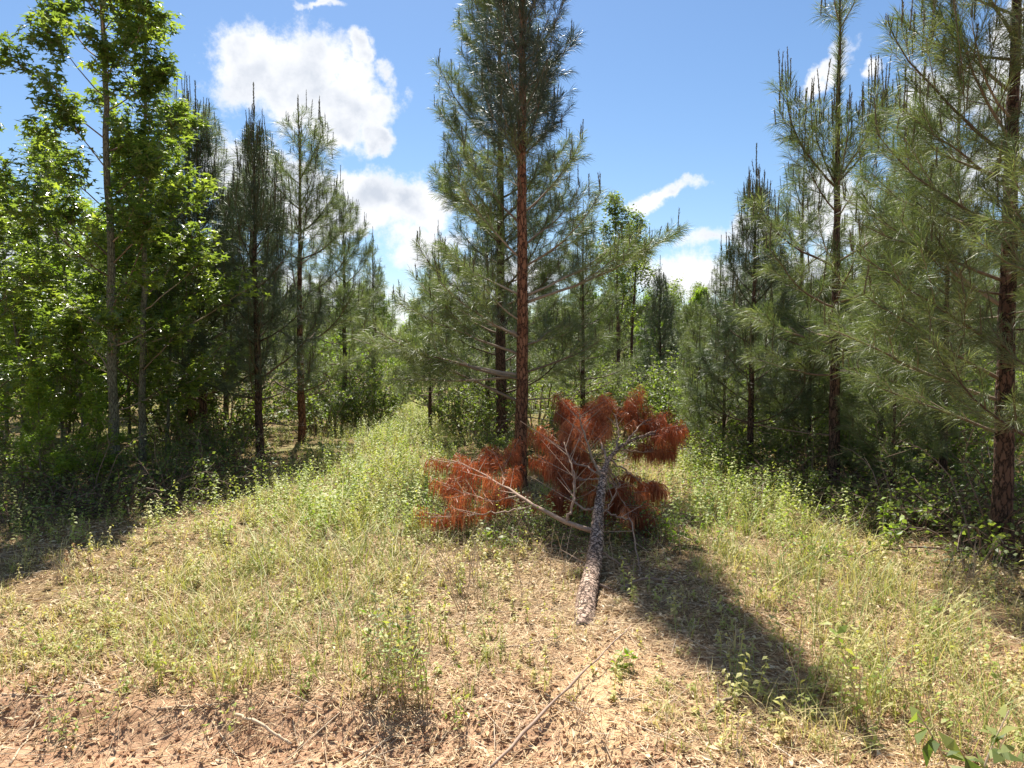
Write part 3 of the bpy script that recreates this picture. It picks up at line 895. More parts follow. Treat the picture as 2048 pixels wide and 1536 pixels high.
# ------------------------------------------------------------------ shrubs
def shrub(H, Rr, seed, stems=14, leaves=1600, size=.045, lmat='leaf', tmpl=OVAL, twmat='twig', spread=.5, dense=0, arch=.3, tilt=50):
    global rng
    keep = rng; rng = np.random.default_rng(seed)
    st, lf = Soup(), Soup(); S, E = [], []
    for i in range(stems):
        a = rng.uniform(0, 2 * PI); r = Rr * rng.random() ** .5
        p = np.array([math.cos(a) * r * .35, math.sin(a) * r * .35, -.03]); l = H * rng.uniform(.6, 1.1)
        P = [p]; dx = math.cos(a) * spread * r / Rr; dy = math.sin(a) * spread * r / Rr; v = unit(np.array([dx, dy, 1.]))
        for k in range(7):
            v = unit(v + rng.normal(size=3) * .16 + np.array([dx, dy, -arch * k / 7]) * .25)
            P.append(P[-1] + v * l / 7)
        P = np.array(P); V, F = tube(P, np.linspace(.007, .002, 8) * (H + .4), 4, cap=False); st.add(V, F, rng.random(), 0, True)
        for k in range(2, 7):
            S.append(P[k]); E.append(P[k + 1])
            for q in range(2):
                d2 = unit(P[k + 1] - P[k] + perp((P[k + 1] - P[k])[None])[0] * .25 * rng.uniform(.5, 1.5) * np.linalg.norm(P[k + 1] - P[k]) * 6)
                S.append(P[k]); E.append(P[k] + d2 * l * rng.uniform(.1, .28))
    S, E = np.array(S), np.array(E)
    V, F = twigs(S, E, .003, .0015); st.add(V, F, .5, 0, True)
    res = [('stems', st.mesh('shrub_stems', [M[twmat]]), 'stuff')]
    if leaves:
        idx = rng.integers(0, len(S), leaves); t = rng.random(leaves)
        P = S[idx] + (E - S)[idx] * t[:, None]; D = unit(E - S)[idx] + perp(unit(E - S)[idx])
        cl = rng.random(len(S))
        leaf_cloud(lf, P, D, tmpl, size, 0, tilt, np.clip(.5 * cl[idx] + .5 * rng.random(leaves), 0, 1), .02)
        res.append(('leaves', lf.mesh('shrub_leaves', [M[lmat]]), 'stuff'))
    rng = keep
    return res


SH = [shrub(1.3, .6, 81, 16, 2200, .055), shrub(1.0, .6, 82, 18, 2000, .045), shrub(1.7, .8, 83, 18, 2600, .06, spread=.6)]
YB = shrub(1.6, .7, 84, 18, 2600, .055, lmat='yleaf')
BR = [shrub(1.0, .7, 85, 30, 1100, .045, twmat='pinetwig', spread=.9, arch=1.2), shrub(.8, .7, 86, 34, 700, .045, twmat='pinetwig', spread=1.2, arch=1.6)]
FS = shrub(1.5, .9, 87, 16, 2200, .068, tmpl=DIA)      # coarse for the distance
cnt = 0
bushes = [  # px, d, proto, scale, label
    (40, 12.5, 2, 1.3, 'bright leafy bush at the left edge of the woods'), (130, 13.5, 2, 1.35, 'leafy bush behind the thin leaning sapling'), (190, 16, 2, 1.3, 'sunny bush glimpsed left of the pale trunk'),
    (330, 13, 0, 1.5, 'shaded bush between slender gum and the twin pines'), (450, 12.6, 0, 1.3, 'dark bush under the twin pines on their right side'), (480, 14.5, 2, 1.1, 'tall shaded bush left of the short dark pine'),
    (355, 11, 1, 1.0, 'low bush at the foot of the twin pines'), (430, 10.6, 1, .9, 'low dark bush right of the twin pine feet'), (60, 9.4, 1, 1.0, 'low dark bush below the left edge gum'),
    (140, 8.9, 0, .7, 'knee high bush in the shade left of the pale trunk'), (300, 8.9, 1, .75, 'small bush in shade right of the pale trunk'),
    (700, 17, 2, 1.0, 'dense dark bush at the left side of the lane'), (660, 19, 2, 1.1, 'dense bush behind the candelabra pine'), (735, 16, 0, 1.1, 'rounded bush nearest the lane mouth'), (765, 18.5, 0, 1.1, 'rounded bush at the far bend of the lane'),
    (940, 13, 0, 1.0, 'sunlit bush between the lane and the dark trunks'), (920, 16, 2, 1.0, 'bush at the right side of the lane'), (1090, 11.5, 0, .8, 'bush right behind the tall middle trunk'), (1000, 11.0, 1, .8, 'low bush at the feet of the dark trunks'),
    (1285, 15, 2, 1.0, 'twiggy bush beyond the red dead crown'), (1370, 13.5, 0, 1.2, 'leafy bush right of the small slender pine'), (1430, 12, 0, 1.1, 'leafy bush left of the thin dark stem'), (1235, 14, 1, 1.0, 'bush under the airy tree'),
    (1560, 9.6, 1, 1.0, 'light green bush right of the thin dark stem'), (1600, 11.0, 0, 1.2, 'bush between the two dark stemmed pines'), (1455, 9.7, 1, .7, 'small bush at the foot of the thin dark stem'),
    (1730, 9.6, 0, 1.0, 'leafy bush right of the taller dark stemmed pine'), (1820, 8.8, 0, 1.05, 'leafy vine covered bush before the right woods'), (1900, 8.2, 1, 1.1, 'leafy bush left of the big right trunk'), (1960, 9.2, 2, 1.0, 'tall bush behind the big right trunk'),
    (1650, 7.9, 1, .55, 'small bush at the base of the taller dark stemmed pine'), (2050, 7.0, 1, 1.0, 'bush at the right edge beyond the big trunk'),
    (1530, 13, 2, 1.1, 'tall leafy bush in the gap beyond the thin dark stem'), (1700, 12.5, 2, 1.1, 'tall leafy bush in the gap beyond the taller dark stem'), (1790, 11.8, 2, 1.1, 'tall leafy bush deep in the right woods'), (1860, 11, 0, 1.3, 'sunlit bush deep behind the big right trunk, left side'), (1990, 12, 2, 1.2, 'tall bush deep behind the big right trunk, right side'), (1940, 14, 2, 1.3, 'highest bush far behind the big right trunk')]
for (px, d, k, s, lab) in bushes:
    place(SH[k], 'shrub', atx(px, d), d, lab, 'bush', None, cnt * 1.7, s); cnt += 1
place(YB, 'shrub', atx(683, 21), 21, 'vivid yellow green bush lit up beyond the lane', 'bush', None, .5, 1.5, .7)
brush = [(40, 8.2), (110, 7.5), (180, 8.4), (250, 7.9), (330, 8.3), (20, 7.0), (400, 8.9), (95, 9.6), (470, 10), (1560, 8.4), (1630, 8.7), (1740, 7.7), (1800, 7.0), (1870, 6.7), (1940, 6.6), (1850, 8.0), (1770, 8.9), (1930, 7.5), (1990, 5.9), (1700, 8.2),
         (1480, 10.5), (1400, 11.2), (1130, 10.6), (1290, 11.6), (1350, 12.4), (2070, 6.2)]
LAND = [(228, 9.3, 'the pale gum trunk'), (281, 9.8, 'the slender gum stem'), (384, 12.3, 'the twin pines'), (521, 11.6, 'the short dark pine'), (1040, 9.25, 'the tall middle pine'), (1190, 6.2, 'the felled trunk'),
        (1502, 9.8, 'the thin dark stem'), (1672, 8.5, 'the leader topped pine'), (2018, 5.75, 'the big right trunk'), (60, 10.2, 'the left edge sapling')]
seen_ = {}
brush += [(925, 6.6), (985, 6.2), (1060, 6.0), (1120, 6.6), (1275, 6.5), (1320, 6.0)]
for i, (px, d) in enumerate(brush):
    x = atx(px, d)
    lx, ld, nm = min(((atx(a, b), b, c) for a, b, c in LAND), key=lambda q: (q[0] - x) ** 2 + (q[1] - d) ** 2)
    side = ('just left of' if lx - x < .7 else 'well left of') if x < lx else ('just right of' if x - lx < .7 else 'well right of')
    lab = 'tangled leafy bramble %s and %s %s' % ('in front' if d < ld - .9 else 'behind' if d > ld + .9 else 'level', side, nm)
    if lab in seen_:
        seen_[lab] += 1; lab = lab.replace('tangled', ('', '', 'second', 'third', 'fourth')[seen_[lab]] + ' farther' if False else ('smaller', 'low', 'sparse', 'spreading')[min(3, seen_[lab] - 2)])
    else:
        seen_[lab] = 1
    place(BR[i % 2], 'bramble', x, d, lab, 'bramble', 'brambles in the shade under the trees', i * 2.1, rr.uniform(.75, 1.15) * (.55 if d < 6.65 and px < 1400 else 1))
for i in range(210):
    d = rr.uniform(14, 50) if i < 150 else rr.uniform(13, 24); px = rr.uniform(-200, 2250) if i < 150 else rr.uniform(960, 2100)
    if abs(px - 815) < 60 + 400 / d and d < 24: continue
    if px < 560 and d < 24 and px > -50 and rr.random() < .75: continue
    place(FS, 'shrub', atx(px, d), d, 'leafy bush under the distant young pines', 'bush', 'bushes under the distant pines', rr.uniform(0, 6.28), rr.uniform(.7, 1.3))

# ------------------------------------------------------------------ felled pine with dead red needles
def felled():
    global rng
    keep = rng; rng = np.random.default_rng(91)
    b0 = at(1164, 1292, 4.12); b0[2] = gz1(b0[0], b0[1]) - .035
    root = empty('felled_pine', (b0[0], b0[1], gz1(b0[0], b0[1])), 'felled pine with scaly grey trunk and rust red dead needles', 'felled tree')
    o = np.array(root.location)

    def loc(a):
        return np.asarray(a) - o
    K = [b0, at(1176, 1190, 4.75), at(1192, 1100, 5.35), at(1196, 1030, 5.9), at(1207, 950, 6.55), at(1216, 918, 6.9), at(1245, 890, 7.2), at(1280, 873, 7.4), at(1322, 866, 7.5)]
    Rk = [.062, .060, .053, .043, .032, .019, .015, .011, .007]
    K = np.array(K); s = np.linspace(0, 1, len(K)); t = np.linspace(0, 1, 380)
    P = np.stack([np.interp(t, s, K[:, i]) for i in range(3)], 1)
    P[:, 2] = np.maximum(P[:, 2], gz(P[:, 0], P[:, 1]) + np.interp(t, [0, .04, .12], [-.09, .0, .06]))
    ker = np.hanning(41); ker /= ker.sum()
    for i in range(3):
        P[:, i] = np.convolve(np.pad(P[:, i], 20, 'edge'), ker, 'valid')
    Rr = np.interp(t, s, Rk)
    sp = Soup(); V, F = tube(loc(P), Rr, 44, bark_disp(.0080, .030, .042)); sp.add(V, F, .5, 0, True)
    part('trunk', sp.mesh('felled_trunk', [M['barkfall']]), root)
    def P_at(px, py, d):
        return at(px, py, d)

    def limb(pts, r0, r1, tuft=True, nt=10, t0=.35, name='branch', tl=.35, mat='midlimb', dens=560, hang=1.0, side=.22):
        pts = np.array(pts); n = 22; s = np.linspace(0, 1, len(pts)); t = np.linspace(0, 1, n)
        Q = np.stack([np.interp(t, s, pts[:, i]) for i in range(3)], 1)
        Q[1:-1] += rng.normal(size=(n - 2, 3)) * .006
        sb, sn = Soup(), Soup()
        V, F = tube(loc(Q), np.linspace(r0, r1, n), 6); sb.add(V, F, .5, 0, True)
        A, B, S, E = [], [], [], []
        nt = int(nt * (1.25 if tuft else 1))
        for k in range(nt):
            u = t0 + (1 - t0) * (k + rng.random() * .8) / nt
            p = np.array([np.interp(u, t, Q[:, i]) for i in range(3)])
            d = unit(Q[min(n - 1, int(u * n) + 1)] - Q[max(0, int(u * n) - 1)])
            lat = unit(np.cross(d, [0, 0, 1.])) * (1 if k % 2 else -1)
            l = tl * rng.uniform(.5, 1.1)
            e = p + unit(d * .6 + lat * rng.uniform(.4, 1.0) + np.array([0, 0, rng.uniform(-.1, .5)])) * l
            A.append(p); B.append(e)
            if tuft:
                S.append(p + (e - p) * .3); E.append(e)
        V, F = twigs(loc(A), loc(B), .004, .002); sb.add(V, F, .6, 0, True)
        bo = part(name, sb.mesh('felled_branch', [M[mat]]), root)
        if tuft:
            hanging(sn, np.array(S), np.array(E), dens, hang)
            hanging(sn, Q[14:-1], Q[15:], dens, hang)
            part('dead_needles', sn.mesh('dead_needles', [M['deadneedle']]), bo, kind='stuff')
        return Q

    def hanging(sn, S, E, dens, hang=1.0, ln=.17):
        """dead needles droop from their twig like a tent"""
        L = np.linalg.norm(E - S, axis=1); cnt = np.maximum(14, (L * dens)).astype(int)
        idx = np.repeat(np.arange(len(S)), cnt); n = len(idx); t = rng.random(n)
        p = S[idx] + (E - S)[idx] * t[:, None]; D = unit(E - S)[idx]
        nd = unit(D * .25 + perp(D) * .55 + np.array([0, 0, -.5]) * hang)
        l = ln * rng.uniform(.7, 1.15, n); g = np.array([0, 0, -1.])
        mid = p + nd * (l * .4)[:, None]; tip = mid + unit(nd * .5 + g * hang * 1.8 + rng.normal(size=(n, 3)) * .10) * (l * .65)[:, None]
        W = perp(nd) * .0024
        V = np.stack([p, mid + W, mid - W, tip], 1).reshape(-1, 3)
        F = (np.array([[0, 1, 2], [1, 3, 2]])[None] + (np.arange(n) * 4)[:, None, None]).reshape(-1, 3)
        sh = rng.random(len(S))
        sn.add(loc(V), F, np.repeat(np.clip(.6 * sh[idx] + .4 * rng.random(n), 0, 1), 4))
    # crown limbs beyond and around the fork
    limb([P[330], P_at(1316, 860, 7.5), P_at(1334, 870, 7.45)], .012, .004, nt=12, tl=.28)
    limb([P[290], P_at(1285, 845, 7.6), P_at(1300, 838, 7.7)], .010, .004, nt=10, tl=.3)
    limb([P[260], P_at(1238, 870, 7.5), P_at(1232, 830, 7.7), P_at(1236, 812, 7.8)], .011, .004, nt=14, tl=.35)
    limb([P[230], P_at(1200, 880, 7.3), P_at(1170, 850, 7.6), P_at(1160, 822, 7.8)], .012, .004, nt=14, tl=.35)
    limb([P[200], P_at(1190, 930, 7.0), P_at(1172, 880, 7.3), P_at(1160, 830, 7.6)], .014, .004, nt=12, tl=.35, t0=.5)
    limb([P[190], P_at(1150, 925, 7.1), P_at(1115, 880, 7.4)], .011, .004, nt=14, tl=.35, t0=.3)
    limb([P[185], P_at(1165, 960, 6.9), P_at(1120, 930, 7.2)], .010, .004, nt=14, tl=.35, t0=.3)
    limb([P[240], P_at(1250, 940, 6.9), P_at(1275, 960, 7.0), P_at(1295, 975, 7.0)], .010, .003, nt=12, tl=.22, t0=.5, dens=520, hang=1.4)
    limb([P[220], P_at(1240, 970, 6.8), P_at(1262, 1000, 6.7)], .010, .003, nt=10, tl=.25, t0=.3, hang=1.4)
    limb([P[200], P_at(1250, 1010, 6.5), P_at(1262, 1035, 6.4)], .009, .003, nt=9, tl=.22, t0=.4, hang=1.5)
    limb([P[180], P_at(1160, 1000, 6.8), P_at(1130, 1000, 6.9)], .009, .003, nt=12, tl=.3, t0=.3)
    limb([P[270], P_at(1290, 905, 7.5), P_at(1315, 900, 7.6)], .009, .003, nt=12, tl=.28, t0=.3)
    limb([P[170], P_at(1215, 985, 6.9), P_at(1225, 1050, 6.7)], .009, .003, nt=14, tl=.3, t0=.1, hang=1.4)
    limb([P[210], P_at(1260, 1020, 6.8), P_at(1300, 1060, 6.8)], .009, .003, nt=14, tl=.28, t0=.2, hang=1.4)
    # long pale limb running to the left
    Q = limb([P[118], P_at(1130, 1045, 5.7), P_at(1060, 1005, 6.1), P_at(1010, 975, 6.4), P_at(950, 940, 6.7), P_at(905, 922, 6.9)], .022, .006, nt=11, tl=.30, t0=.5, dens=420, hang=.9)
    limb([Q[10], P_at(985, 1003, 6.3), P_at(925, 985, 6.4), P_at(885, 965, 6.6)], .008, .003, nt=8, tl=.26, t0=.25, hang=.9, dens=420)
    limb([Q[8], P_at(1000, 1025, 6.1), P_at(930, 1030, 6.2), P_at(880, 1035, 6.4)], .008, .003, nt=9, tl=.3, t0=.5, hang=.9, dens=260)
    limb([Q[13], P_at(1010, 935, 6.9), P_at(1002, 915, 7.0)], .007, .003, nt=8, tl=.3, t0=.3, hang=.8)
    limb([Q[9], P_at(1040, 1010, 6.6), P_at(1010, 1010, 6.8), P_at(960, 1020, 6.9)], .008, .003, nt=7, tl=.35, t0=.2, hang=1.2)
    # bare limbs
    limb([P[150], P_at(1170, 1020, 6.0), P_at(1146, 1000, 6.1), P_at(1150, 950, 6.2), P_at(1128, 885, 6.4)], .012, .004, tuft=False, nt=7, tl=.45)
    limb([Q[4], P_at(1148, 1000, 5.75), P_at(1146, 940, 5.9), P_at(1128, 884, 6.05)], .012, .004, tuft=False, nt=6, tl=.4, t0=.3)
    limb([P[190], P_at(1188, 930, 6.7), P_at(1165, 860, 7.0), P_at(1158, 826, 7.1)], .014, .005, tuft=False, nt=6, tl=.35, mat='lightlimb')
    limb([P[60], P_at(1225, 1180, 4.9), P_at(1290, 1158, 5.0), P_at(1350, 1160, 5.05), P_at(1430, 1175, 5.1)], .012, .004, tuft=False, nt=5, tl=.3)
    limb([P[100], P_at(1240, 1132, 5.4), P_at(1290, 1150, 5.3), P_at(1345, 1190, 5.2)], .009, .003, tuft=False, nt=5, tl=.3)
    limb([P[100], P_at(1180, 1132, 5.2), P_at(1140, 1134, 5.1)], .006, .003, tuft=False, nt=3, tl=.2)
    limb([P[150], P_at(1225, 1030, 5.9), P_at(1262, 1040, 5.9), P_at(1278, 1130, 5.4), P_at(1280, 1160, 5.2)], .009, .004, tuft=False, nt=5, tl=.3)
    limb([P[140], P_at(1215, 1020, 5.9), P_at(1240, 965, 6.2)], .008, .003, tuft=False, nt=4, tl=.2)
    # low red tufts lying right of the trunk
    for (px, py, d) in ():
        d = CAM_H * FPX / (py + 25 - 700) * .97
        limb([P_at(px - 8, py + 12, d), P_at(px, py - 20, d)], .004, .003, nt=3, tl=.08, t0=.1, hang=1.6, dens=300)
    rng = keep


felled()

# ------------------------------------------------------------------ ground sheet
def axis_pts(lo, hi, fine_lo, fine_hi, step, grow=1.07):
    pts = list(np.arange(fine_lo, fine_hi, step))
    s = step; v = pts[-1]
    while v < hi:
        s *= grow; v += s; pts.append(v)
    s = step; v = pts[0]
    while v > lo:
        s *= grow; v -= s; pts.insert(0, v)
    return np.array(pts)


def make_ground():
    xs = axis_pts(-900, 900, -2.6, 2.8, .036, 1.08); ys = axis_pts(-30, 1500, 2.6, 5.6, .030, 1.05)
    X, Y = np.meshgrid(xs, ys); Z = gz(X, Y)
    nx, ny = len(xs), len(ys)
    V = np.stack([X, Y, Z], -1).reshape(-1, 3)
    i = (np.arange(ny - 1)[:, None] * nx + np.arange(nx - 1)[None]).ravel()
    F = np.concatenate([np.stack([i, i + 1, i + nx + 1], -1), np.stack([i, i + nx + 1, i + nx], -1)])
    s = Soup(); s.add(V, F, 0.5, 0, True)
    m = bpy.data.materials.new('ground_soil'); m.use_nodes = True; t = m.node_tree; L = t.links.new; t.nodes.clear()
    out = N(t, 'ShaderNodeOutputMaterial'); b = N(t, 'ShaderNodeBsdfPrincipled'); b.inputs['Roughness'].default_value = .9; b.inputs['Specular IOR Level'].default_value = .2
    g = N(t, 'ShaderNodeNewGeometry'); pos = g.outputs['Position']

    def noise(sc_, det=4, rough=.6):
        n = N(t, 'ShaderNodeTexNoise'); n.inputs['Scale'].default_value = sc_; n.inputs['Detail'].default_value = det; n.inputs['Roughness'].default_value = rough
        L(pos, n.inputs['Vector']); return n.outputs['Fac']

    def rmp(f, cols, p0=.3, p1=.7):
        r = N(t, 'ShaderNodeValToRGB')
        while len(r.color_ramp.elements) < len(cols): r.color_ramp.elements.new(.5)
        for i, c in enumerate(cols):
            r.color_ramp.elements[i].position = p0 + (p1 - p0) * i / (len(cols) - 1); r.color_ramp.elements[i].color = (*c, 1)
        L(f, r.inputs[0]); return r.outputs[0]
    soil = rmp(noise(14, 8), [(.24, .125, .07), (.42, .25, .145), (.60, .40, .25)])
    duff = rmp(noise(30, 8, .7), [(.07, .042, .018), (.17, .11, .045), (.34, .24, .11)])
    green = rmp(noise(5, 6), [(.10, .11, .035), (.20, .19, .07), (.32, .27, .12)])
    sep = N(t, 'ShaderNodeSeparateXYZ'); L(pos, sep.inputs[0])
    dist_ = N(t, 'ShaderNodeMapRange'); dist_.inputs['From Min'].default_value = 3.2; dist_.inputs['From Max'].default_value = 4.6
    L(math_(t, 'ADD', sep.outputs[1], math_(t, 'MULTIPLY', math_(t, 'SUBTRACT', noise(1.6, 4), .5), 1.8)), dist_.inputs['Value'])
    m1 = N(t, 'ShaderNodeMixRGB'); L(dist_.outputs[0], m1.inputs[0]); L(soil, m1.inputs[1]); L(duff, m1.inputs[2])
    f2 = N(t, 'ShaderNodeMapRange'); f2.inputs['From Min'].default_value = .48; f2.inputs['From Max'].default_value = .62; L(noise(.7, 5), f2.inputs['Value'])
    far = N(t, 'ShaderNodeMapRange'); far.inputs['From Min'].default_value = 5; far.inputs['From Max'].default_value = 12; L(sep.outputs[1], far.inputs['Value'])
    m2 = N(t, 'ShaderNodeMixRGB'); L(math_(t, 'MULTIPLY', f2.outputs[0], far.outputs[0]), m2.inputs[0]); L(m1.outputs[0], m2.inputs[1]); L(green, m2.inputs[2])
    # a scuffed patch of bare orange sand below the felled butt
    pv = N(t, 'ShaderNodeMapping', vector_type='TEXTURE'); pv.inputs['Location'].default_value = (.44, 3.4, 0); pv.inputs['Rotation'].default_value = (0, 0, -.25); pv.inputs['Scale'].default_value = (.27, .6, 50)
    L(pos, pv.inputs[0]); pl = N(t, 'ShaderNodeVectorMath', operation='LENGTH'); L(pv.outputs[0], pl.inputs[0])
    pm = N(t, 'ShaderNodeMapRange', interpolation_type='SMOOTHSTEP'); pm.inputs['From Min'].default_value = 1.15; pm.inputs['From Max'].default_value = .7
    L(math_(t, 'ADD', pl.outputs['Value'], math_(t, 'MULTIPLY', math_(t, 'SUBTRACT', noise(9, 5), .5), 1.2)), pm.inputs['Value'])
    m3 = N(t, 'ShaderNodeMixRGB'); L(pm.outputs[0], m3.inputs[0]); L(m2.outputs[0], m3.inputs[1]); L(rmp(noise(40, 6), [(.46, .28, .14), (.66, .45, .26)]), m3.inputs[2])
    L(m3.outputs[0], b.inputs['Base Color'])
    bp = N(t, 'ShaderNodeBump'); bp.inputs['Strength'].default_value = .7; bp.inputs['Distance'].default_value = .02; L(math_(t, 'ADD', noise(60, 6, .7), noise(18, 5, .7)), bp.inputs['Height']); L(bp.outputs[0], b.inputs['Normal'])
    L(b.outputs[0], out.inputs[0])
    part('ground', s.mesh('ground', [m]), kind='structure')


make_ground()


# ------------------------------------------------------------------ ground cover
def scatter_pts(n, dmin, dmax, pw=1.0, wid=1.12):
    """points inside the visible wedge, denser close up"""
    u = rng.random(n)
    d = (dmin ** (2 - pw) + u * (dmax ** (2 - pw) - dmin ** (2 - pw))) ** (1 / (2 - pw))
    x = d * (rng.random(n) * 2 - 1) * (1024 / FPX) * wid
    return x, d


def lane(x, y):
    """the two open sunny lanes between the pine rows"""
    c1 = -1.55 - .085 * (y - 8); w1 = .85 + .02 * y
    c2 = 2.35 + .10 * (y - 8); w2 = .75
    return np.maximum(np.exp(-((x - c1) / w1) ** 2), .9 * np.exp(-((x - c2) / w2) ** 2) * (1 - sstep(10.5, 13, y)))


def cover():
    # leaf litter
    x, y = scatter_pts(112000, 2.7, 12, 1.55)
    k = rng.random(len(x)) < (.22 + .78 * sstep(.38, .58, fbm(x * 1.6, y * 1.6, 4, 31))) * (.45 + .82 * sstep(-.05, .35, y - edge_y(x))) * (1 - .75 * np.exp(-(((x - .42) / .28) ** 2 + ((y - 3.4) / .55) ** 2)))
    x, y = x[k], y[k]; n = len(x)
    z = gz(x, y) + rng.uniform(.002, .018, n)
    TV = np.array([(0, 0, 0), (-.16, .5, .10), (.16, .5, .10), (0, 1, .02), (0, .5, 0.)], float) - np.array([0, .5, 0])
    TF = np.array([(0, 4, 1), (0, 2, 4), (1, 4, 3), (4, 2, 3)])
    S_ = .014 + .05 * rng.random(n) ** 1.8
    Mx = rotmats(rng.uniform(0, 6.28, n), np.abs(rng.normal(size=n)) * .42, rng.uniform(0, 6.28, n), S_)
    V, F, T = stamp(TV, TF, Mx, np.stack([x, y, z], 1), rng.random(n))
    s = Soup(); s.add(V, F, T, 0)
    part('leaf_litter', s.mesh('leaf_litter', [M['litter']]), label='pale dry curled leaves strewn over the open ground', cat='leaf litter', kind='stuff')
    # pine straw
    x, y = scatter_pts(150000, 2.7, 11, 1.5)
    dd = np.hypot(x - .5, (y - 4.2) / 1.3)
    k = rng.random(len(x)) < np.clip(.30 + .3 * sstep(.45, .6, fbm(x * 2, y * 2, 3, 77)) + .7 * np.exp(-(dd / 1.7) ** 2), 0, 1) * (.3 + .7 * sstep(-.05, .35, y - edge_y(x)))
    k &= rng.random(len(x)) > .8 * np.exp(-(((x - .44) / .24) ** 2 + ((y - 3.4) / .5) ** 2))
    x, y = x[k], y[k]; n = len(x); z = gz(x, y) + rng.uniform(.003, .022, n)
    a = rng.uniform(0, 6.28, n); l = rng.uniform(.05, .17, n); D = np.stack([np.cos(a), np.sin(a), rng.normal(size=n) * .07], 1); W = np.stack([-np.sin(a), np.cos(a), np.zeros(n)], 1)
    p = np.stack([x, y, z], 1); bend = (rng.normal(size=n) * .12 * l)[:, None] * W
    wd = .0013
    V = np.stack([p, p + D * (l * .5)[:, None] + bend + W * wd, p + D * (l * .5)[:, None] + bend - W * wd, p + D * l[:, None]], 1).reshape(-1, 3)
    V[:, 2] = np.maximum(V[:, 2], gz(V[:, 0], V[:, 1]) + .002)
    F = (np.array([[0, 1, 2], [1, 3, 2]])[None] + (np.arange(n) * 4)[:, None, None]).reshape(-1, 3)
    s = Soup(); s.add(V, F, np.repeat(rng.random(n), 4), 0)
    part('pine_straw', s.mesh('pine_straw', [M['straw']]), label='fallen brown pine needles matted over the ground', cat='pine straw', kind='stuff')
    # grass blades in tussocks
    x, y = scatter_pts(7500, 2.8, 24, 1.25)
    k = rng.random(len(x)) < np.maximum(.8 * lane(x, y), .25 + .75 * sstep(.42, .62, fbm(x * .9 + 9, y * .9, 3, 41))) * sstep(-.02, .3, y - edge_y(x)) * (1 - .8 * np.exp(-(((x - .45) / 1.1) ** 2 + ((y - 4.2) / .9) ** 2)))
    x, y = x[k], y[k]; m = len(x); per = 13
    cx = np.repeat(x, per); cy = np.repeat(y, per); n = m * per
    sp = np.repeat(rng.uniform(.02, .07, m), per)
    bx = cx + rng.normal(size=n) * sp; by = cy + rng.normal(size=n) * sp; bz = gz(bx, by)
    h = np.repeat(rng.uniform(.03, .11, m) * (1 + 2.2 * lane(x, y)), per) * rng.uniform(.4, 1.2, n)
    a = rng.uniform(0, 6.28, n); lean_ = rng.uniform(.3, 2.2, n)
    o = np.stack([np.cos(a), np.sin(a), np.zeros(n)], 1)
    p = np.stack([bx, by, bz - .004], 1); up = np.array([0, 0, 1.])
    W = np.stack([-np.sin(a), np.cos(a), np.zeros(n)], 1) * (.0014 + .0011 * (y.repeat(per) / 5))[:, None]
    mid = p + up * (h * .6)[:, None] + o * (h * lean_ * .25)[:, None]; tip = p + up * h[:, None] + o * (h * lean_ * .9)[:, None]
    V = np.stack([p - W, p + W, mid + W * .8, mid - W * .8, tip], 1).reshape(-1, 3)
    F = (np.array([[0, 1, 2], [0, 2, 3], [3, 2, 4]])[None] + (np.arange(n) * 5)[:, None, None]).reshape(-1, 3)
    tint = np.clip(np.repeat(.25 + .6 * rng.random(m) - .25 * lane(x, y), per) + rng.normal(size=n) * .1, 0, 1)
    s = Soup(); s.add(V, F, np.repeat(tint, 5), 0)
    part('grass', s.mesh('grass', [M['grass']]), label='short yellow green grass tussocks over the clearing', cat='grass', kind='stuff')
    # leafy weeds
    def forb(h, nl, size, seed):
        g = np.random.default_rng(seed); VV, FF = [], []; off = 0
        st = np.array([(0, -.002, 0), (.003, .002, 0), (0, .002, h * .95)]); VV.append(st); FF.append(np.array([(0, 1, 2)])); off += 3
        zz = h * (.15 + .85 * (np.arange(nl) + .5) / nl); yaw = np.arange(nl) * 2.4 + g.normal(size=nl) * .4
        Mx = rotmats(yaw, R_(-18) * np.ones(nl) + g.normal(size=nl) * .3, yaw, size * (1.15 - .5 * zz / h) * g.uniform(.8, 1.2, nl))
        P = np.stack([np.zeros(nl), np.zeros(nl), zz], 1)
        V, F, _ = stamp(DIA[0] * np.array([1.35, 1, 1]), DIA[1], Mx, P, np.zeros(nl)); VV.append(V); FF.append(F + off)
        return np.concatenate(VV), np.concatenate(FF)
    TM = [forb(.17, 14, .032, 1), forb(.28, 20, .037, 2), forb(.05, 9, .026, 3), forb(.09, 10, .033, 4)]
    x, y = scatter_pts(34000, 2.9, 26, 1.12)
    ln_ = lane(x, y)
    shade = 1 - sstep(.0, .5, ln_)
    fore = 1 - sstep(5.2, 8.5, y)
    pr = np.clip(.14 + .85 * ln_ * sstep(5.0, 8, y) + .42 * sstep(.45, .62, fbm(x * 1.5, y * 1.5 + 7, 4, 51)) * fore, 0, 1) * sstep(.0, .4, y - edge_y(x))
    pr = pr * (1 - .85 * np.exp(-(((x - .45) / 1.0) ** 2 + ((y - 4.1) / .9) ** 2)))
    k = rng.random(len(x)) < pr
    x, y, ln_ = x[k], y[k], ln_[k]; n = len(x)
    near = y < 6.2
    kind = np.where(near, np.where(rng.random(n) < .8, np.where(rng.random(n) < .6, 2, 3), 0), np.where(rng.random(n) < .5, 1, np.where(rng.random(n) < .6, 0, 3)))
    s = Soup()
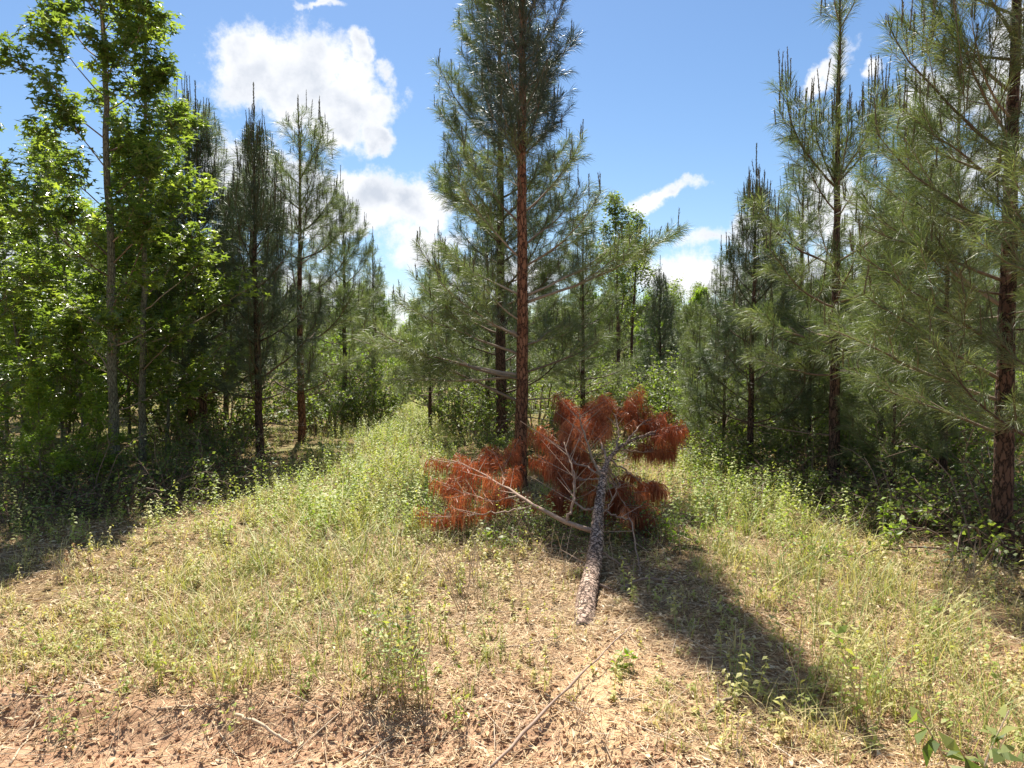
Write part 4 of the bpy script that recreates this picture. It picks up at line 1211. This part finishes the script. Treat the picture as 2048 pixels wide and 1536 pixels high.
    for q in range(4):
        i = kind == q; m = i.sum(); tv, tf = TM[q]
        Mx = rotmats(rng.uniform(0, 6.28, m), np.abs(rng.normal(size=m)) * .2, rng.uniform(0, 6.28, m), rng.uniform(.45, 1.45, m) * (1 + .25 * ln_[i]))
        tn = np.clip(.30 + .5 * fbm(x[i] * 1.5, y[i] * 1.5, 3, 61) + .30 * near[i] * 1.0 - .10 * ln_[i] + rng.normal(size=m) * .14, 0, 1)
        V, F, T = stamp(tv, tf, Mx, np.stack([x[i], y[i], gz(x[i], y[i])], 1), tn); s.add(V, F, T, 0)
    part('weeds', s.mesh('weeds', [M['forb']]), label='low leafy yellow green weeds filling the sunny lanes', cat='weeds', kind='stuff')
    # twig litter
    x, y = scatter_pts(2600, 2.7, 10, 1.5); n = len(x); a = rng.uniform(0, 6.28, n); l = rng.uniform(.06, .35, n)
    A = np.stack([x, y, gz(x, y) + .012], 1); Bx, By = x + np.cos(a) * l, y + np.sin(a) * l
    B = np.stack([Bx, By, gz(Bx, By) + .012 + rng.uniform(0, .03, n)], 1)
    V, F = twigs(A, B, rng.uniform(.0012, .0035, n), .001); s = Soup(); s.add(V, F, np.repeat(rng.random(n), 6), 0, True)
    part('twig_litter', s.mesh('twig_litter', [M['paletwig']]), label='thin pale broken twigs scattered on the ground', cat='twigs', kind='stuff')
    # dirt clods on the track bank
    x = rng.uniform(-2.6, 2.2, 2600); y = edge_y(x) + rng.normal(size=2600) * .2 - .12
    n = len(x); TVc = np.array([(1, 0, 0), (-.9, .1, 0), (.1, 1, 0), (0, -1, .1), (.1, 0, .9), (0, 0, -.8)], float)
    TFc = np.array([(0, 2, 4), (2, 1, 4), (1, 3, 4), (3, 0, 4), (2, 0, 5), (1, 2, 5), (3, 1, 5), (0, 3, 5)])
    Mx = rotmats(rng.uniform(0, 6.28, n), rng.uniform(0, 1, n), rng.uniform(0, 6.28, n), (.003 + .013 * rng.random(n) ** 3))
    V, F, T = stamp(TVc, TFc, Mx, np.stack([x, y, gz(x, y) + .003], 1), rng.random(n)); s = Soup(); s.add(V, F, T)
    part('dirt_clods', s.mesh('dirt_clods', [M['clod']]), label='small reddish clods along the broken edge of the dirt track', cat='dirt', kind='stuff')


M['clod'] = ramp_mat('clod', [(.26, .13, .065), (.40, .22, .12), (.50, .31, .18)], rough=.95)
cover()

# ------------------------------------------------------------------ single sticks, stalks and plants
def ground_at(px, py):
    r = ray(px, py); t = CAM_H / -r[2]
    p = np.array([0, 0, CAM_H]) + r * t
    for _ in range(4):
        z = gz1(p[0], p[1]); t = (CAM_H - z) / -r[2]; p = np.array([0, 0, CAM_H]) + r * t
    return p


def stick(pts, r0, r1, label, mat='paletwig', group=None, name='stick', lift=.0, side=0):
    Q = []
    for p in pts:
        g = ground_at(p[0], p[1]); g[2] += r0 * .8 + (p[2] if len(p) > 2 else 0); Q.append(g)
    Q = np.array(Q); s = np.linspace(0, 1, len(Q)); t = np.linspace(0, 1, 16)
    P = np.stack([np.interp(t, s, Q[:, i]) for i in range(3)], 1); P[1:-1] += rng.normal(size=(14, 3)) * .003
    c = Q[0].copy()
    sp = Soup(); V, F = tube(P - c, np.linspace(r0, r1, 16) * (1 + .12 * rng.normal(size=16)), 7); sp.add(V, F, .6, 0, True)
    for q in range(side):
        k = rng.integers(3, 14); d = unit(P[k] - P[k - 1]); e = P[k] + unit(d + perp(d[None])[0] * .8 + np.array([0, 0, .3])) * rng.uniform(.04, .12)
        V, F = twigs((P[k] - c)[None], (e - c)[None], r1, r1 * .5); sp.add(V, F, .6, 0, True)
    o = part(name, sp.mesh('stick', [M[mat]]), None, label=label, cat='stick', group=group); o.location = c


# a stick raised above the ground is given by ground rows plus a lift in metres
stick([(975, 1545), (1060, 1470, .03), (1150, 1385, .05), (1215, 1325, .06), (1262, 1290, .10)], .0075, .003, 'long straight pale stick running from the bottom edge to the felled trunk', 'midlimb')
stick([(470, 1432), (520, 1450), (583, 1492)], .009, .006, 'pale stick lying across the dirt bank at lower left')
stick([(315, 1418), (380, 1414), (450, 1410)], .006, .004, 'thin stick lying level along the dirt bank')
stick([(165, 1357), (205, 1382), (240, 1392)], .007, .004, 'short stick in the grass above the dirt bank')
stick([(1408, 1437), (1440, 1425, .03), (1482, 1414, .06)], .009, .006, 'dark crooked twig in the shade at lower right', 'twig', side=3)
stick([(20, 1530), (60, 1470), (80, 1432)], .005, .003, 'thin stem lying on the dirt at the left corner')
stick([(5, 1390), (90, 1394), (175, 1384)], .005, .003, 'long dry stem along the top of the dirt bank')
stick([(700, 1545), (760, 1490), (800, 1465)], .006, .003, 'short pale stem near the bottom middle')
stick([(1630, 1500), (1690, 1470), (1740, 1440)], .005, .003, 'slim dry stem in the litter at lower right')
stick([(985, 1300), (1050, 1290), (1120, 1285, .03)], .005, .003, 'slim dry twig left of the felled butt')
stick([(1215, 1400), (1290, 1402), (1370, 1408)], .005, .003, 'slim twig across the sandy patch')


def stalks(px, py, n, h, label, sprd=.05, lean=.35, leaves=0, lmat='forb', heads=False, name='dry_stalks', cat='weed', group=None, mat='paletwig', lsz=.03, r=.0022, dirn=None):
    g = ground_at(px, py); e = empty(name, tuple(g), label, cat, group)
    st, lf = Soup(), Soup(); LP, LD = [], []
    for i in range(n):
        b = np.array([rng.normal() * sprd, rng.normal() * sprd, -.01]); hh = h * rng.uniform(.6, 1.05)
        a = rng.uniform(0, 6.28) if dirn is None else dirn + rng.normal() * .4
        P = [b]; v = unit(np.array([math.cos(a) * lean * rng.random(), math.sin(a) * lean * rng.random(), 1]))
        for k in range(6):
            v = unit(v + np.array([math.cos(a), math.sin(a), 0]) * .05 + rng.normal(size=3) * .04); P.append(P[-1] + v * hh / 6)
        P = np.array(P); V, F = tube(P, np.linspace(r, r * .45, 7), 4, cap=False); st.add(V, F, rng.random(), 0, True)
        m = leaves
        for q in range(m):
            u = rng.uniform(.15, 1) if not heads else rng.uniform(.5, 1)
            LP.append([np.interp(u * 6, range(7), P[:, j]) for j in range(3)]); LD.append(perp(v[None])[0])
    part('stems', st.mesh('stalk', [M[mat]]), e, kind='stuff')
    if leaves:
        leaf_cloud(lf, np.array(LP), np.array(LD), DIA if not heads else OVAL, lsz, 0, 45, None, .003)
        part('flower_heads' if heads else 'leaves', lf.mesh('stalk_leaves', [M[lmat]]), e, kind='stuff')


for (px, py, lab) in ((142, 1150, 'dry brown seed spike, left one of three at the shade edge'), (163, 1140, 'dry brown seed spike in the middle of three at the shade edge'), (184, 1150, 'dry brown seed spike, right one of three at the shade edge')):
    stalks(px, py, 1, .26, lab, .005, .1, 60, 'litter', True, 'seed_spike', lsz=.016, r=.003)
stalks(785, 1395, 36, .46, 'tall bushy weed clump with reddish stems in the left foreground', .09, .25, 12, 'forb', name='weed_clump', lsz=.035)
stalks(790, 1330, 14, .42, 'upright green leafy weed just behind the reddish weed clump', .06, .3, 16, 'leaf', name='leafy_weed', lsz=.04)
stalks(1725, 1455, 1, .52, 'single tall yellowing seedling on a thin stem at lower right', .01, .1, 40, 'forb', name='seedling', lsz=.06, r=.003)
stalks(1660, 1420, 18, .4, 'yellow green weed clump left of the tall seedling', .09, .3, 9, 'forb', name='weed_clump')
stalks(1812, 1430, 20, .34, 'wiry brown weed clump right of the tall seedling', .07, .3, 5, 'forb', name='weed_clump')
stalks(1960, 1590, 5, .34, 'broad leaved green plant in the lower right corner', .03, .5, 9, 'leaf', name='broad_leaved_plant', lsz=.10, r=.005)
stalks(1245, 1345, 6, .14, 'small bright green plant on the sand below the felled butt', .04, .6, 9, 'yleaf', name='small_plant', lsz=.045)
stalks(1445, 1530, 26, .12, 'silvery grey rosette weed at the bottom edge', .06, .7, 8, 'silver', name='rosette_weed', lsz=.04) if 'silver' in M else None
stalks(1770, 1095, 3, .42, 'bright green five leaved sapling at the edge of the right shade', .05, .5, 16, 'yleaf', name='sapling', lsz=.085, r=.004)
stalks(1630, 1135, 20, .32, 'bright weed patch lit in the open right of the felled pine', .12, .4, 14, 'yleaf', name='weed_clump', lsz=.035)
stalks(1385, 1105, 8, .34, 'vivid green weed beside the fallen crown', .07, .3, 16, 'yleaf', name='weed_clump', lsz=.05)
stalks(650, 935, 10, .5, 'dark green broad leaved weed in the shadow by the lane', .12, .5, 14, 'leaf', name='leafy_weed', lsz=.07)
stalks(990, 1110, 7, .35, 'leafy green stem growing before the fallen red limb', .06, .5, 10, 'leaf', name='leafy_weed', lsz=.06)
stalks(930, 1225, 5, .62, 'pale dry stalks leaning left in front of the dead limb', .03, .55, 0, name='dry_stalks', r=.003, dirn=2.9)
stalks(890, 1180, 24, .45, 'sheaf of dry straw stalks under the red limb tips', .22, .5, 0, name='dry_stalks', r=.002)
stalks(1010, 1160, 40, .45, 'thicket of dry straw stalks beneath the long dead limb', .3, .7, 0, name='dry_stalks', r=.002)
stalks(915, 1500, 26, .24, 'dry grass tuft in the middle foreground', .05, .4, 0, name='grass_tuft', mat='gstem', r=.0018) if 'gstem' in M else None
stalks(1160, 1440, 16, .2, 'green grass tuft on the sand right of the long stick', .03, .6, 0, name='grass_tuft', r=.0016)
stalks(1950, 1165, 50, .34, 'arching pale grass tuft at the right shade edge', .08, 1.2, 0, name='grass_tuft', r=.0016)
stalks(120, 1165, 24, .24, 'upright green grass tuft left of the seed spikes', .03, .4, 0, name='grass_tuft', r=.0018)
stalks(400, 1085, 3, .25, 'few dry stems at the edge of the left shade', .12, .5, 0, name='dry_stalks')
stalks(1480, 1535, 2, .22, 'pale fluffy dry flower stem at the bottom edge', .01, .3, 30, 'litter', True, name='flower_stem', lsz=.012)
for i in range(34):
    px, py = rr.uniform(60, 2000), rr.uniform(1180, 1500)
    if 950 < px < 1500: continue
    stalks(px, py, 7, rr.uniform(.12, .3), 'small weed sprouting from the litter of the foreground', .04, .4, 6, 'forb', name='small_weed', group='small weeds dotted over the foreground')
